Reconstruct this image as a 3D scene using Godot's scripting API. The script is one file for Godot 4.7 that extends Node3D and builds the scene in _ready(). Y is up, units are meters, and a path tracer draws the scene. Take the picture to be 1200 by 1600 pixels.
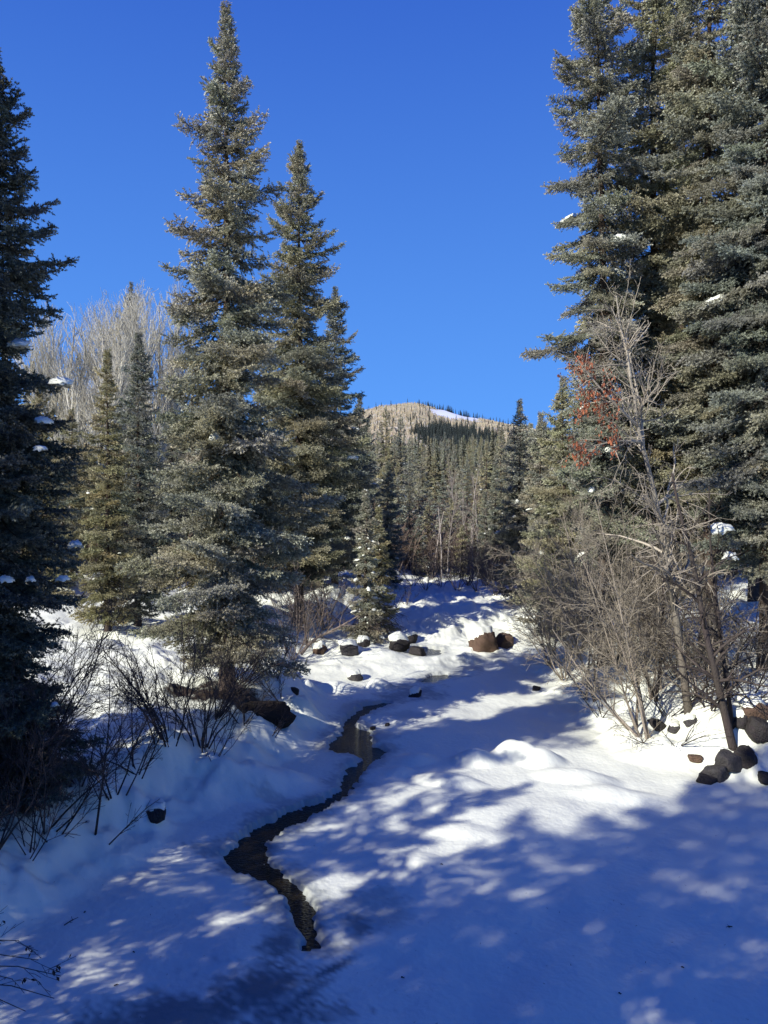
extends Node3D
# A frozen mountain creek seen from a low bridge: snow, open water, spruces, bare thickets, a lit hill behind.

const F := 1232.0            # sight-line scale used when the positions were surveyed (x right, y down, 1200 x 1600)
const EYE := 5.0

var M := {}
var boughs := []             # [class][variant]
const BL := [0.34, 0.75, 1.35, 2.1]
var fboughs := []
var snow_blobs := []
var nz := FastNoiseLite.new()
var nf := FastNoiseLite.new()
var ng := FastNoiseLite.new()
var nc := FastNoiseLite.new()
var toe_l := PackedVector2Array()
var toe_r := PackedVector2Array()
var chan := []               # [d, left x, right x]
var mounds := []             # [x, z, rx, rz, h, turn]
var ices := []               # [x, z, rx, rz, strength, turn]
var soils := []
var used := {}
var wet := -9.0

# ------------------------------------------------------------------ small mesh collector
class Geo:
	var v := PackedVector3Array()
	var n := PackedVector3Array()
	var c := PackedColorArray()
	var t := PackedInt32Array()
	func tri(a: Vector3, b: Vector3, d: Vector3, col: Color) -> void:
		var k := v.size()
		var nn := (d - a).cross(b - a).normalized()
		v.push_back(a); v.push_back(b); v.push_back(d)
		n.push_back(nn); n.push_back(nn); n.push_back(nn)
		c.push_back(col); c.push_back(col); c.push_back(col)
		t.push_back(k); t.push_back(k + 1); t.push_back(k + 2)
	func tube(pts: PackedVector3Array, rad: PackedFloat32Array, sides: int, col: Color, col2: Color) -> void:
		var m := pts.size()
		var k := v.size()
		var ref := Vector3(0.31, 0.2, 0.93)
		var ax0 := (pts[m - 1] - pts[0]).normalized()
		if absf(ax0.dot(ref)) > 0.9:
			ref = Vector3(0.95, 0.1, -0.3)
		for i in m:
			var ax := (pts[mini(i + 1, m - 1)] - pts[maxi(i - 1, 0)]).normalized()
			var e := ax.cross(ref).normalized()
			var f := ax.cross(e)
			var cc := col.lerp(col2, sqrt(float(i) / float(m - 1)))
			for s in sides:
				var a := TAU * s / sides
				var o := e * cos(a) + f * sin(a)
				v.push_back(pts[i] + o * rad[i])
				n.push_back(o)
				c.push_back(cc)
		for i in m - 1:
			for s in sides:
				var s2 := (s + 1) % sides
				var a := k + i * sides + s
				var b := k + i * sides + s2
				t.push_back(a); t.push_back(a + sides); t.push_back(b)
				t.push_back(b); t.push_back(a + sides); t.push_back(b + sides)
	func mesh(mat: Material) -> ArrayMesh:
		var a := []
		a.resize(Mesh.ARRAY_MAX)
		a[Mesh.ARRAY_VERTEX] = v
		a[Mesh.ARRAY_NORMAL] = n
		a[Mesh.ARRAY_COLOR] = c
		a[Mesh.ARRAY_INDEX] = t
		var m := ArrayMesh.new()
		m.add_surface_from_arrays(Mesh.PRIMITIVE_TRIANGLES, a)
		m.surface_set_material(0, mat)
		return m

# ------------------------------------------------------------------ scene helpers
func numbered(called: String) -> String:
	if not used.has(called):
		used[called] = 0
		return called
	used[called] += 1
	return "%s_%03d" % [called, used[called]]

func thing(called: String, label: String, category: String, at := Vector3.ZERO, group := "") -> Node3D:
	var o := Node3D.new()
	o.name = numbered(called)
	o.position = at
	add_child(o)
	o.set_meta("label", label)
	o.set_meta("category", category)
	if group != "":
		o.set_meta("group", group)
	return o

func part(called: String, mesh: Mesh, parent: Node, kind := "") -> MeshInstance3D:
	var o := MeshInstance3D.new()
	o.name = called
	o.mesh = mesh
	parent.add_child(o, true)
	if kind != "":
		o.set_meta("kind", kind)
	return o

func structure(called: String, mesh: Mesh) -> MeshInstance3D:
	var o := part(called, mesh, self)
	o.set_meta("kind", "structure")
	return o

func copies(called: String, mesh: Mesh, xf: Array, cols: PackedColorArray, parent: Node, kind := "") -> MultiMeshInstance3D:
	var mm := MultiMesh.new()
	mm.transform_format = MultiMesh.TRANSFORM_3D
	mm.use_colors = cols.size() > 0
	mm.mesh = mesh
	mm.instance_count = xf.size()
	for i in xf.size():
		mm.set_instance_transform(i, xf[i])
		if cols.size() > 0:
			mm.set_instance_color(i, cols[i])
	var o := MultiMeshInstance3D.new()
	o.name = called
	o.multimesh = mm
	parent.add_child(o, true)
	if kind != "":
		o.set_meta("kind", kind)
	return o

func mat(rough: float, spec := 0.3) -> StandardMaterial3D:
	var m := StandardMaterial3D.new()
	m.vertex_color_use_as_albedo = true
	m.roughness = rough
	m.metallic_specular = spec
	return m

func noise_tex(freq: float, sd: int, octaves: int, normal := false) -> NoiseTexture2D:
	var f := FastNoiseLite.new()
	f.noise_type = FastNoiseLite.TYPE_SIMPLEX_SMOOTH
	f.seed = sd
	f.frequency = freq
	f.fractal_octaves = octaves
	var t := NoiseTexture2D.new()
	t.width = 512
	t.height = 512
	t.seamless = true
	t.noise = f
	t.as_normal_map = normal
	return t

func curve_at(p: PackedVector2Array, d: float) -> float:
	if d <= p[0].x:
		return p[0].y
	for i in range(1, p.size()):
		if d <= p[i].x:
			return lerpf(p[i - 1].y, p[i].y, smoothstep(0.0, 1.0, (d - p[i - 1].x) / (p[i].x - p[i - 1].x)))
	return p[p.size() - 1].y

# a surveyed sight (x, y) at distance d in front of the bridge -> metres
func spot(x: float, y: float, d: float) -> Vector3:
	return Vector3((x - 600.0) / F * d, EYE - (y - 800.0) / F * d, -d)

# where that sight line meets the ground
func foot(x: float, y: float) -> Vector3:
	var d := 6.0
	while d < 90.0:
		var p := spot(x, y, d)
		if p.y <= ground(p.x, p.z):
			return Vector3(p.x, ground(p.x, p.z), p.z)
		d += 0.05
	var q := spot(x, y, 60.0)
	return Vector3(q.x, ground(q.x, q.z), q.z)

# ------------------------------------------------------------------ terrain
func level(d: float) -> float:
	var s := 0.025 * (d - 8.0)
	s += 0.2 * smoothstep(27.6, 29.2, d)
	s += 0.012 * maxf(0.0, d - 42.0) + 0.038 * maxf(0.0, d - 75.0)
	return s

func outline(x: float, z: float) -> float:     # metres inside the open water (negative: outside)
	var best := -1.2
	for o in chan:
		var box: Rect2 = o[1]
		if x < box.position.x or x > box.end.x or z < box.position.y or z > box.end.y:
			continue
		var p := Vector2(x, z)
		var pts: PackedVector2Array = o[0]
		var dm := 9.0
		var n := pts.size()
		var inside := false
		for i in n:
			var a := pts[i]
			var b := pts[(i + 1) % n]
			var ab := b - a
			var t := clampf((p - a).dot(ab) / ab.length_squared(), 0.0, 1.0)
			dm = minf(dm, (a + ab * t).distance_squared_to(p))
			if (a.y > z) != (b.y > z) and x < (b.x - a.x) * (z - a.y) / (b.y - a.y) + a.x:
				inside = not inside
		dm = sqrt(dm)
		best = maxf(best, dm if inside else -dm)
	return best

func ell(e: Array, x: float, z: float) -> float:
	var dx: float = x - e[0]
	var dz: float = z - e[1]
	var ca := cos(e[5])
	var sa := sin(e[5])
	var a: float = (dx * ca + dz * sa) / e[2]
	var b: float = (-dx * sa + dz * ca) / e[3]
	return a * a + b * b

func ground(x: float, z: float, fine := false) -> float:
	var d := -z
	var h := level(d)
	var w := nz.get_noise_2d(x * 4.0, z * 4.0)
	var xl := curve_at(toe_l, d) + w * 0.35
	var xr := curve_at(toe_r, d) + w * 0.45
	var rough := 0.02
	if x < xl:
		var u := xl - x
		h += (0.85 + 0.25 * nz.get_noise_2d(z * 2.0, 7.0)) * smoothstep(0.0, 2.0, u) + 0.035 * maxf(0.0, u - 1.5)
		rough = lerpf(0.02, 0.14, smoothstep(0.0, 0.7, u))
	elif x > xr:
		var u := x - xr
		h += 0.75 * smoothstep(0.0, 2.4, u) + 0.1 * maxf(0.0, u - 1.2)
		rough = lerpf(0.02, 0.16, smoothstep(0.0, 0.7, u))
	elif d > 19.5:
		rough = lerpf(0.02, 0.12, smoothstep(24.0, 30.0, d))
	h += nz.get_noise_2d(x * 1.6, z * 1.6) * 0.10
	h += nf.get_noise_2d(x, z) * rough
	if d > 9.0 and d < 60.0:
		var lump := smoothstep(0.25, 0.95, -nc.get_noise_2d(x + w * 0.4, z * 0.8))
		h += lump * lerpf(0.15, 0.2 * smoothstep(21.0, 26.0, d), smoothstep(-0.8, 0.3, x - xl) * smoothstep(-0.8, 0.3, xr - x))
	if d > 23.0 and d < 60.0:
		h += 0.35 * pow(maxf(0.0, nf.get_noise_2d(x * 0.8 + 40.0, z * 0.5)), 1.2) * smoothstep(24.0, 28.0, d)
	for m in mounds:
		if absf(x - m[0]) < 2.5 and absf(z - m[1]) < 2.5:
			var q := ell(m, x, z)
			if q < 1.0:
				h += m[4] * pow(1.0 - q, 1.5)
	if fine and d < 30.0:
		wet = outline(x, z)
		if wet > -0.9:
			var e := wet + nf.get_noise_2d(x * 3.0, z * 3.0) * 0.12 + ng.get_noise_2d(x, z) * (0.06 if d < 15.0 else 0.02)
			h = lerpf(h, level(d) + nz.get_noise_2d(x * 1.6, z * 1.6) * 0.05, 0.75 * smoothstep(-0.9, -0.1, wet))
			h -= 0.02 * smoothstep(-0.9, -0.1, wet) + 0.14 * smoothstep(-0.02, 0.06, e)
	return h

func lines(a: float, b: float, fine_a: float, fine_b: float, step: float, grow: float) -> PackedFloat32Array:
	var out := PackedFloat32Array()
	var lo := []
	var p := fine_a
	var s := step
	while p > a:
		s *= grow
		p -= s
		lo.push_front(maxf(p, a))
	for q in lo:
		out.push_back(q)
	p = fine_a
	while p < fine_b:
		out.push_back(p)
		p += step
	s = step
	while p < b:
		out.push_back(p)
		s *= grow
		p += s
	out.push_back(b)
	return out

func make_ground() -> void:
	var xs := lines(-320.0, 380.0, -5.5, 7.5, 0.055, 1.045)
	var ds := lines(-14.0, 420.0, 7.2, 20.5, 0.055, 1.022)
	var g := Geo.new()
	var nx := xs.size()
	var snow := Color(0.82, 0.835, 0.67)
	var ice := Color(0.235, 0.25, 0.24)
	var soil := Color(0.045, 0.034, 0.024)
	var thin_ice := Color(0.085, 0.11, 0.12)
	for d in ds:
		for x in xs:
			var h := ground(x, -d, true)
			g.v.push_back(Vector3(x, h, -d))
			var c := snow
			if d < 45.0 and absf(x) < 14.0:
				var nn := nf.get_noise_2d(x * 1.3 + 30.0, -d * 1.3) * 0.75 + ng.get_noise_2d(x * 0.8, d * 0.8) * 0.3 + ng.get_noise_2d(x * 2.2, d * 1.4) * 0.45
				var k := 0.0
				for e in ices:
					if absf(x - e[0]) < 3.2 and absf(d + e[1]) < 3.2:
						var q := ell(e, x, -d) + nn * minf(1.1, e[2] * 4.0)
						k = maxf(k, e[4] * 0.9 * (1.0 - smoothstep(-0.1, 1.1, q)))
				if d < 30.0 and wet > -0.5:
					k = maxf(k, 0.6 * smoothstep(-0.4, 0.02, wet + nn * 0.3))
				if k > 0.0:
					c = c.lerp(thin_ice if d < 13.5 else ice, clampf(k, 0.0, 1.0))
				for e in soils:
					if absf(x - e[0]) < 3.0 and absf(d + e[1]) < 3.0:
						var q := ell(e, x, -d) + nn * 0.8
						c = c.lerp(soil, e[4] * (1.0 - smoothstep(0.5, 0.9, q)))
			g.c.push_back(c)
	var ny := ds.size()
	g.n.resize(g.v.size())
	for j in ny:
		for i in nx:
			var a := g.v[j * nx + maxi(i - 1, 0)]
			var b := g.v[j * nx + mini(i + 1, nx - 1)]
			var p := g.v[maxi(j - 1, 0) * nx + i]
			var q := g.v[mini(j + 1, ny - 1) * nx + i]
			g.n[j * nx + i] = (b - a).cross(q - p).normalized()
	for j in ny - 1:
		for i in nx - 1:
			var k := j * nx + i
			g.t.push_back(k); g.t.push_back(k + nx); g.t.push_back(k + 1)
			g.t.push_back(k + 1); g.t.push_back(k + nx); g.t.push_back(k + nx + 1)
	structure("ground", g.mesh(M.snow_ground))

func make_water() -> void:
	# one sheet per open stretch, running on a little way under the ice
	var g := Geo.new()
	for o in chan:
		var box: Rect2 = o[1].grow(-0.9)
		var d0 := -box.end.y
		var n := int((box.size.y) / 0.15) + 2
		var at := g.v.size()
		for j in n:
			var d: float = d0 + box.size.y * j / (n - 1.0)
			for i in 25:
				g.v.push_back(Vector3(box.position.x + box.size.x * i / 24.0, level(d) - 0.095, -d))
				g.n.push_back(Vector3.UP)
				g.c.push_back(Color(0.020, 0.016, 0.011))
		for j in n - 1:
			for i in 24:
				var k := at + j * 25 + i
				g.t.push_back(k); g.t.push_back(k + 25); g.t.push_back(k + 1)
				g.t.push_back(k + 1); g.t.push_back(k + 25); g.t.push_back(k + 26)
	structure("water", g.mesh(M.water))

# ------------------------------------------------------------------ spruces
func needles(g: Geo, rng: RandomNumberGenerator, a: Vector3, b: Vector3, per_m: float, nl: float, nw: float, base: Color) -> void:
	var ax := b - a
	var L := ax.length()
	if L < 0.001:
		return
	ax /= L
	var e := ax.cross(Vector3(0.2, 0.95, 0.24)).normalized()
	var f := ax.cross(e)
	var cnt := int(L * per_m + rng.randf())
	for i in cnt:
		var u := rng.randf()
		var p := a.lerp(b, u)
		var an := rng.randf() * TAU
		var out := e * cos(an) + f * sin(an)
		var dir := (out + ax * rng.randf_range(0.3, 1.1)).normalized()
		var side := dir.cross(Vector3(rng.randf() - 0.5, rng.randf() - 0.5, rng.randf() - 0.5)).normalized() * nw * 0.5
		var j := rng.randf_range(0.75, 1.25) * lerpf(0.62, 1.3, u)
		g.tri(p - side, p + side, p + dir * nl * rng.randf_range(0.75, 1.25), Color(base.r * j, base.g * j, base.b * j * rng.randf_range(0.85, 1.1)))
	# the tuft at the tip
	for i in 5:
		var dir := (ax * 1.4 + Vector3(rng.randf() - 0.5, rng.randf() - 0.5, rng.randf() - 0.5) * 1.3).normalized()
		var side := dir.cross(e).normalized() * nw * 0.6
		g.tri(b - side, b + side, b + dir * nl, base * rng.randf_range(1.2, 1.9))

func make_bough(L: float, sd: int, per_m: float, nl: float, nw: float, gap: float) -> ArrayMesh:
	var rng := RandomNumberGenerator.new()
	rng.seed = sd
	var g := Geo.new()
	var green := Color(0.295, 0.292, 0.222)
	var wood := Color(0.085, 0.066, 0.05)
	var pts := PackedVector3Array()
	var rad := PackedFloat32Array()
	var n := 9
	var ph := rng.randf() * TAU
	for i in n:
		var t := i / float(n - 1)
		pts.push_back(Vector3(t * L, L * (-0.2 * t + 0.28 * t * t * t), 0.035 * L * sin(t * 4.0 + ph)))
		rad.push_back(lerpf(0.010 + 0.007 * L, 0.003, t))
	g.tube(pts, rad, 4, wood, wood)
	var t := 0.12
	var flip := 1.0
	while t < 1.0:
		var fi := t * (n - 1)
		var k := mini(int(fi), n - 2)
		var p := pts[k].lerp(pts[k + 1], fi - k)
		var ax := (pts[k + 1] - pts[k]).normalized()
		var side := Vector3(0, 0, flip)
		var ang := deg_to_rad(rng.randf_range(38.0, 68.0))
		var dir := (ax * cos(ang) + side * sin(ang) + Vector3(0, rng.randf_range(-0.35, 0.4), 0)).normalized()
		var ll := (0.33 * L * pow(1.0 - t, 0.75) * smoothstep(0.0, 0.35, t) + 0.07 + 0.03 * L) * rng.randf_range(0.6, 1.2)
		# the lateral, in three bends, hanging then lifting
		var a := p
		var nseg := 3
		var dd := dir
		for s in nseg:
			dd = (dd + Vector3(0, (-0.22 if s < 2 else 0.42), 0) + Vector3(rng.randf() - 0.5, rng.randf() - 0.5, rng.randf() - 0.5) * 0.3).normalized()
			var b := a + dd * ll / nseg
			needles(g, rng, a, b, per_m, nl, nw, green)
			var q := 0.0
			while q < ll / nseg:
				q += gap * rng.randf_range(0.7, 1.3)
				var pp := a.lerp(b, clampf(q / (ll / nseg), 0.0, 1.0))
				var sl := minf(0.08 + 0.42 * ll * (1.0 - 0.2 * s), 0.26) * rng.randf_range(0.5, 1.2)
				var o := (dd + dd.cross(Vector3(rng.randf() - 0.5, 1.2 * (1.0 if rng.randf() < 0.5 else -1.0), rng.randf() - 0.5)).normalized() * rng.randf_range(0.6, 1.4) + Vector3(0, rng.randf_range(-0.45, 0.55), 0)).normalized()
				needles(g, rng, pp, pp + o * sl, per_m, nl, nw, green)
			a = b
		flip = -flip
		t += gap * 0.75 / L * rng.randf_range(0.7, 1.3)
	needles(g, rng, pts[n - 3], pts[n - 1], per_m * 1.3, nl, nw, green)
	return g.mesh(M.needles)

func make_snow_blob(sd: int) -> ArrayMesh:
	var f := FastNoiseLite.new()
	f.seed = sd
	f.frequency = 0.9
	var g := Geo.new()
	var nu := 20
	var nv := 12
	for j in nv + 1:
		for i in nu:
			var th := PI * j / nv
			var ph := TAU * i / nu
			var p := Vector3(sin(th) * cos(ph), cos(th), sin(th) * sin(ph))
			var r := 1.0 + 0.75 * f.get_noise_3dv(p * 1.7) + 0.25 * f.get_noise_3dv(p * 4.5 + Vector3.ONE)
			var q := p * r
			q.y = q.y * (0.55 if q.y > 0 else 0.22) - 0.4 * (q.x * q.x * 0.5 + q.z * q.z)
			g.v.push_back(q)
			g.n.push_back(Vector3(p.x, p.y * 1.6, p.z).normalized())
			g.c.push_back(Color(0.82, 0.835, 0.67))
	for j in nv:
		for i in nu:
			var a := j * nu + i
			var b := j * nu + (i + 1) % nu
			g.t.push_back(a); g.t.push_back(a + nu); g.t.push_back(b)
			g.t.push_back(b); g.t.push_back(a + nu); g.t.push_back(b + nu)
	return g.mesh(M.snow)

# prof: [fraction below the apex, radius in metres] pairs; o: options
func spruce(called: String, label: String, group: String, at: Vector3, H: float, prof: PackedVector2Array, sd: int, o := {}) -> Node3D:
	var rng := RandomNumberGenerator.new()
	rng.seed = sd
	var root := thing(called, label, "spruce tree", at, group)
	var bare: float = o.get("bare", 0.1)              # share of the height below the crown
	var tint: Color = o.get("tint", Color(1, 1, 1))
	var lean: Vector3 = o.get("lean", Vector3.ZERO)
	var dens: float = o.get("dens", 1.0)
	var droop: float = o.get("droop", 0.0)
	var set_: Array = fboughs if o.get("far", false) else boughs
	var tr := H * 0.0085 + 0.03
	# trunk
	var g := Geo.new()
	var pts := PackedVector3Array()
	var rad := PackedFloat32Array()
	for i in 15:
		var t := i / 14.0
		pts.push_back(Vector3(0, -0.25 + (H + 0.2) * t, 0) + lean * t * H + Vector3(sin(t * 9.0 + sd), 0, cos(t * 7.0 + sd)) * 0.03)
		rad.push_back(tr * (1.0 - 0.93 * t) * (1.0 + 0.35 * exp(-t * 45.0)))
	g.tube(pts, rad, 10, Color(0.10, 0.078, 0.06), Color(0.115, 0.085, 0.06))
	part("trunk", g.mesh(M.bark), root)
	# dead sticks below and inside the crown
	if not o.get("far", false):
		var ds := Geo.new()
		for i in 34:
			var y := H * rng.randf_range(0.04, bare + 0.16)
			var az := rng.randf() * TAU
			var dir := Vector3(cos(az), rng.randf_range(-0.5, 0.1), sin(az)).normalized()
			var l := rng.randf_range(0.4, 1.3)
			var p := Vector3(0, y, 0) + lean * y
			var pp := PackedVector3Array([p, p + dir * l * 0.5, p + dir * l + Vector3(0, -0.1 * l, 0)])
			ds.tube(pp, PackedFloat32Array([0.014, 0.009, 0.003]), 4, Color(0.10, 0.08, 0.065), Color(0.12, 0.10, 0.085))
			for s in 4:
				var a := pp[1].lerp(pp[2], rng.randf())
				var b := a + (dir + Vector3(rng.randf() - 0.5, rng.randf() - 0.7, rng.randf() - 0.5) * 1.6).normalized() * l * 0.4
				ds.tube(PackedVector3Array([a, b]), PackedFloat32Array([0.005, 0.002]), 3, Color(0.10, 0.08, 0.065), Color(0.12, 0.10, 0.085))
		part("dead_branches", ds.mesh(M.bark), root, "stuff")
	# boughs
	var xf := [[], [], [], []]
	var cl := [PackedColorArray(), PackedColorArray(), PackedColorArray(), PackedColorArray()]
	var sx := []
	var snow_p: float = o.get("snow", 0.03)
	var ylow := H * bare
	var y := H - 0.06
	var clump := FastNoiseLite.new()
	clump.seed = sd
	clump.frequency = 1.0
	var az := rng.randf() * TAU
	while y > ylow:
		var fr := (H - y) / (H - ylow)
		var R := curve_at(prof, fr)
		var gapy := lerpf(0.05, 0.10, smoothstep(0.0, 0.25, fr)) / dens
		if o.get("far", false):
			gapy *= 1.9
		for rep in 2:
			az += 2.39996 + rng.randf_range(-0.5, 0.5)
			var cn := clump.get_noise_3d(cos(az) * 1.2, y * 1.1, sin(az) * 1.2)
			var len_ := R * clampf(0.88 + cn * o.get("ragged", 0.75) + rng.randf_range(-0.22, 0.18), 0.3, 1.4)
			if len_ < 0.12:
				len_ = 0.12
			if rng.randf() < 0.25:
				len_ *= 0.6
			var k := 0
			while k < 3 and len_ > BL[k] * 1.32:
				k += 1
			var up := deg_to_rad(lerpf(52.0, -16.0 - droop, smoothstep(0.0, 0.75, pow(fr, 0.55))) + rng.randf_range(-9, 9) + cn * 10.0)
			var b := Basis(Vector3.UP, az) * Basis(Vector3(0, 0, 1), up) * Basis(Vector3(1, 0, 0), rng.randf_range(-0.35, 0.35))
			var sc: float = len_ / BL[k]
			var base := Vector3(0, y, 0) + lean * y
			var flip := 1.0 if rng.randf() < 0.5 else -1.0
			xf[k].append(Transform3D(b * Basis.from_scale(Vector3(sc, lerpf(sc, 1.0, 0.3), flip * lerpf(sc, 1.0, 0.3))), base))
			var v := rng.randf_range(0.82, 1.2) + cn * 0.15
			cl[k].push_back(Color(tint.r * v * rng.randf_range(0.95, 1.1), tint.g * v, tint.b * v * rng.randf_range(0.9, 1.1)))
			if rng.randf() < snow_p and fr > 0.01:
				var q := rng.randf_range(0.6, 0.95)
				var sp := base + b * Vector3(q * len_, len_ * (-0.2 * q + 0.28 * q * q * q) + 0.06, rng.randf_range(-0.06, 0.06) * len_)
				var ss := clampf(len_ * rng.randf_range(0.04, 0.12) + 0.02, 0.035, 0.16)
				sx.append(Transform3D(Basis(Vector3.UP, az) * Basis(Vector3(0, 0, 1), up * 0.7) * Basis.from_scale(Vector3(ss * rng.randf_range(1.0, 2.2), ss * 0.9, ss * rng.randf_range(0.6, 0.9))), sp))
		y -= gapy * rng.randf_range(0.7, 1.3)
	var crown: Node = null
	for k in [3, 2, 1, 0]:
		if xf[k].size() > 0:
			var vs: Array = set_[k]
			var half := [[], []]
			var hc := [PackedColorArray(), PackedColorArray()]
			for i in xf[k].size():
				half[i % vs.size()].append(xf[k][i])
				hc[i % vs.size()].push_back(cl[k][i])
			for w in vs.size():
				if half[w].size() == 0:
					continue
				if crown == null:
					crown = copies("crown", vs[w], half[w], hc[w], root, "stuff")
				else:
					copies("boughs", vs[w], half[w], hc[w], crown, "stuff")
	if sx.size() > 0:
		copies("snow", snow_blobs[sd % snow_blobs.size()], sx, PackedColorArray(), root, "stuff")
	return root

func spruce_at(x: float, ytop: float, d: float, called: String, label: String, group: String, prof: Array, sd: int, o := {}) -> Node3D:
	var top := spot(x, ytop, d)
	var gy := ground(top.x, top.z)
	var p := PackedVector2Array()
	for q in prof:
		p.push_back(Vector2(q[0], q[1]))
	return spruce(called, label, group, Vector3(top.x, gy, top.z), top.y - gy, p, sd, o)

func clump_on(root: Node3D, p: Vector3, r: Vector3, turn: float, sd: int) -> void:
	var o := part("snow_clump", snow_blobs[sd % snow_blobs.size()], root)
	o.transform = Transform3D(Basis(Vector3.UP, turn) * Basis.from_scale(r), p - root.position)

# ------------------------------------------------------------------ bare wood
func grow(g: Geo, rng: RandomNumberGenerator, p: Vector3, dir: Vector3, length: float, r0: float, lev: int, o: Dictionary) -> void:
	var n := clampi(int(length / [0.3, 0.22, 0.16, 0.12][mini(lev, 3)]), 2, 9)
	var pts := PackedVector3Array([p])
	var rad := PackedFloat32Array([r0])
	var d := dir
	var wig: float = o.wiggle
	var up: float = o.up
	var rend: float = maxf(o.minr, r0 * 0.3)
	for i in n:
		d = (d + Vector3(rng.randf() - 0.5, rng.randf() - 0.5, rng.randf() - 0.5) * wig + Vector3(0, up, 0)).normalized()
		pts.push_back(pts[i] + d * length / n)
		rad.push_back(lerpf(r0, rend, (i + 1.0) / n))
	stem(g, rng, pts, rad, lev, o, length)

func stem(g: Geo, rng: RandomNumberGenerator, pts: PackedVector3Array, rad: PackedFloat32Array, lev: int, o: Dictionary, length: float) -> void:
	var c0: Color = o.bark if lev == 0 else o.twig.lerp(o.bark, 0.4 if lev == 1 else 0.0)
	var jj := rng.randf_range(0.6, 1.4)
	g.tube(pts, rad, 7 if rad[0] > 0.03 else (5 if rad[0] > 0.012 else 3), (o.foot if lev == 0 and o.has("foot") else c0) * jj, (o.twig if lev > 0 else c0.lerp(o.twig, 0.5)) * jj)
	if lev >= o.levels:
		if o.has("leaf"):
			for i in pts.size():
				if rng.randf() < o.leaf:
					o.tips.append(pts[i])
		return
	var cnt := int(length * o.kids[lev] + rng.randf())
	var n := pts.size() - 1
	for i in cnt:
		var t := rng.randf_range(o.get("from", 0.2) if lev == 0 else 0.15, 1.0)
		var fi := t * n
		var k := mini(int(fi), n - 1)
		var p := pts[k].lerp(pts[k + 1], fi - k)
		var ax := (pts[k + 1] - pts[k]).normalized()
		var e := ax.cross(Vector3(rng.randf() - 0.5, rng.randf() - 0.5, rng.randf() - 0.5)).normalized()
		var ang := deg_to_rad(o.angle * rng.randf_range(0.6, 1.3))
		var kd := (ax * cos(ang) + e * sin(ang)).normalized()
		var r := maxf(o.minr, lerpf(rad[k], rad[k + 1], fi - k) * rng.randf_range(0.4, 0.65))
		var kl: float = length * o.ratio * (1.15 - t * 0.75) * rng.randf_range(0.5, 1.2)
		kl = minf(kl, o.get("maxkid", 9.0))
		if kl > 0.05:
			grow(g, rng, p, kd, kl, r, lev + 1, o)

func wood_opts(bark: Color, twig: Color, levels: int, kids: Array, extra := {}) -> Dictionary:
	var o := {"bark": bark, "twig": twig, "levels": levels, "kids": kids, "wiggle": 0.35, "up": 0.04, "angle": 38.0, "ratio": 0.45, "minr": 0.0028, "tips": []}
	o.merge(extra, true)
	return o

func shrub(called: String, label: String, category: String, at: Vector3, stems: int, height: float, spread: float, sd: int, o: Dictionary, group := "", tilt := Vector3.ZERO) -> Node3D:
	var rng := RandomNumberGenerator.new()
	rng.seed = sd
	var root := thing(called, label, category, at, group)
	var st := Geo.new()
	for i in stems:
		var az := rng.randf() * TAU
		var dir := (Vector3(cos(az) * spread, 1.0, sin(az) * spread) * rng.randf_range(0.7, 1.2) + tilt).normalized()
		grow(st, rng, Vector3(cos(az), -0.2, sin(az)) * rng.randf_range(0.02, 0.16), dir, height * rng.randf_range(0.6, 1.1), rng.randf_range(0.008, 0.016) * (0.5 + height * 0.3), 0, o)
	part("stems", st.mesh(M.bark), root)
	return root

func poly(pts: Array) -> PackedVector3Array:       # rounds a few surveyed points into a smooth line
	var c := Curve3D.new()
	for i in pts.size():
		var tan_: Vector3 = (pts[mini(i + 1, pts.size() - 1)] - pts[maxi(i - 1, 0)]) * 0.2
		c.add_point(pts[i], -tan_, tan_)
	var out := PackedVector3Array()
	var n := maxi(5, int(c.get_baked_length() / 0.35))
	for i in n + 1:
		out.push_back(c.sample_baked(c.get_baked_length() * i / n))
	return out

func tapered(n: int, a: float, b: float) -> PackedFloat32Array:
	var r := PackedFloat32Array()
	for i in n:
		r.push_back(lerpf(a, b, i / float(n - 1)))
	return r

func shifted(p: PackedVector3Array, by: Vector3) -> PackedVector3Array:
	var q := PackedVector3Array()
	for v in p:
		q.push_back(v + by)
	return q

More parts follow.
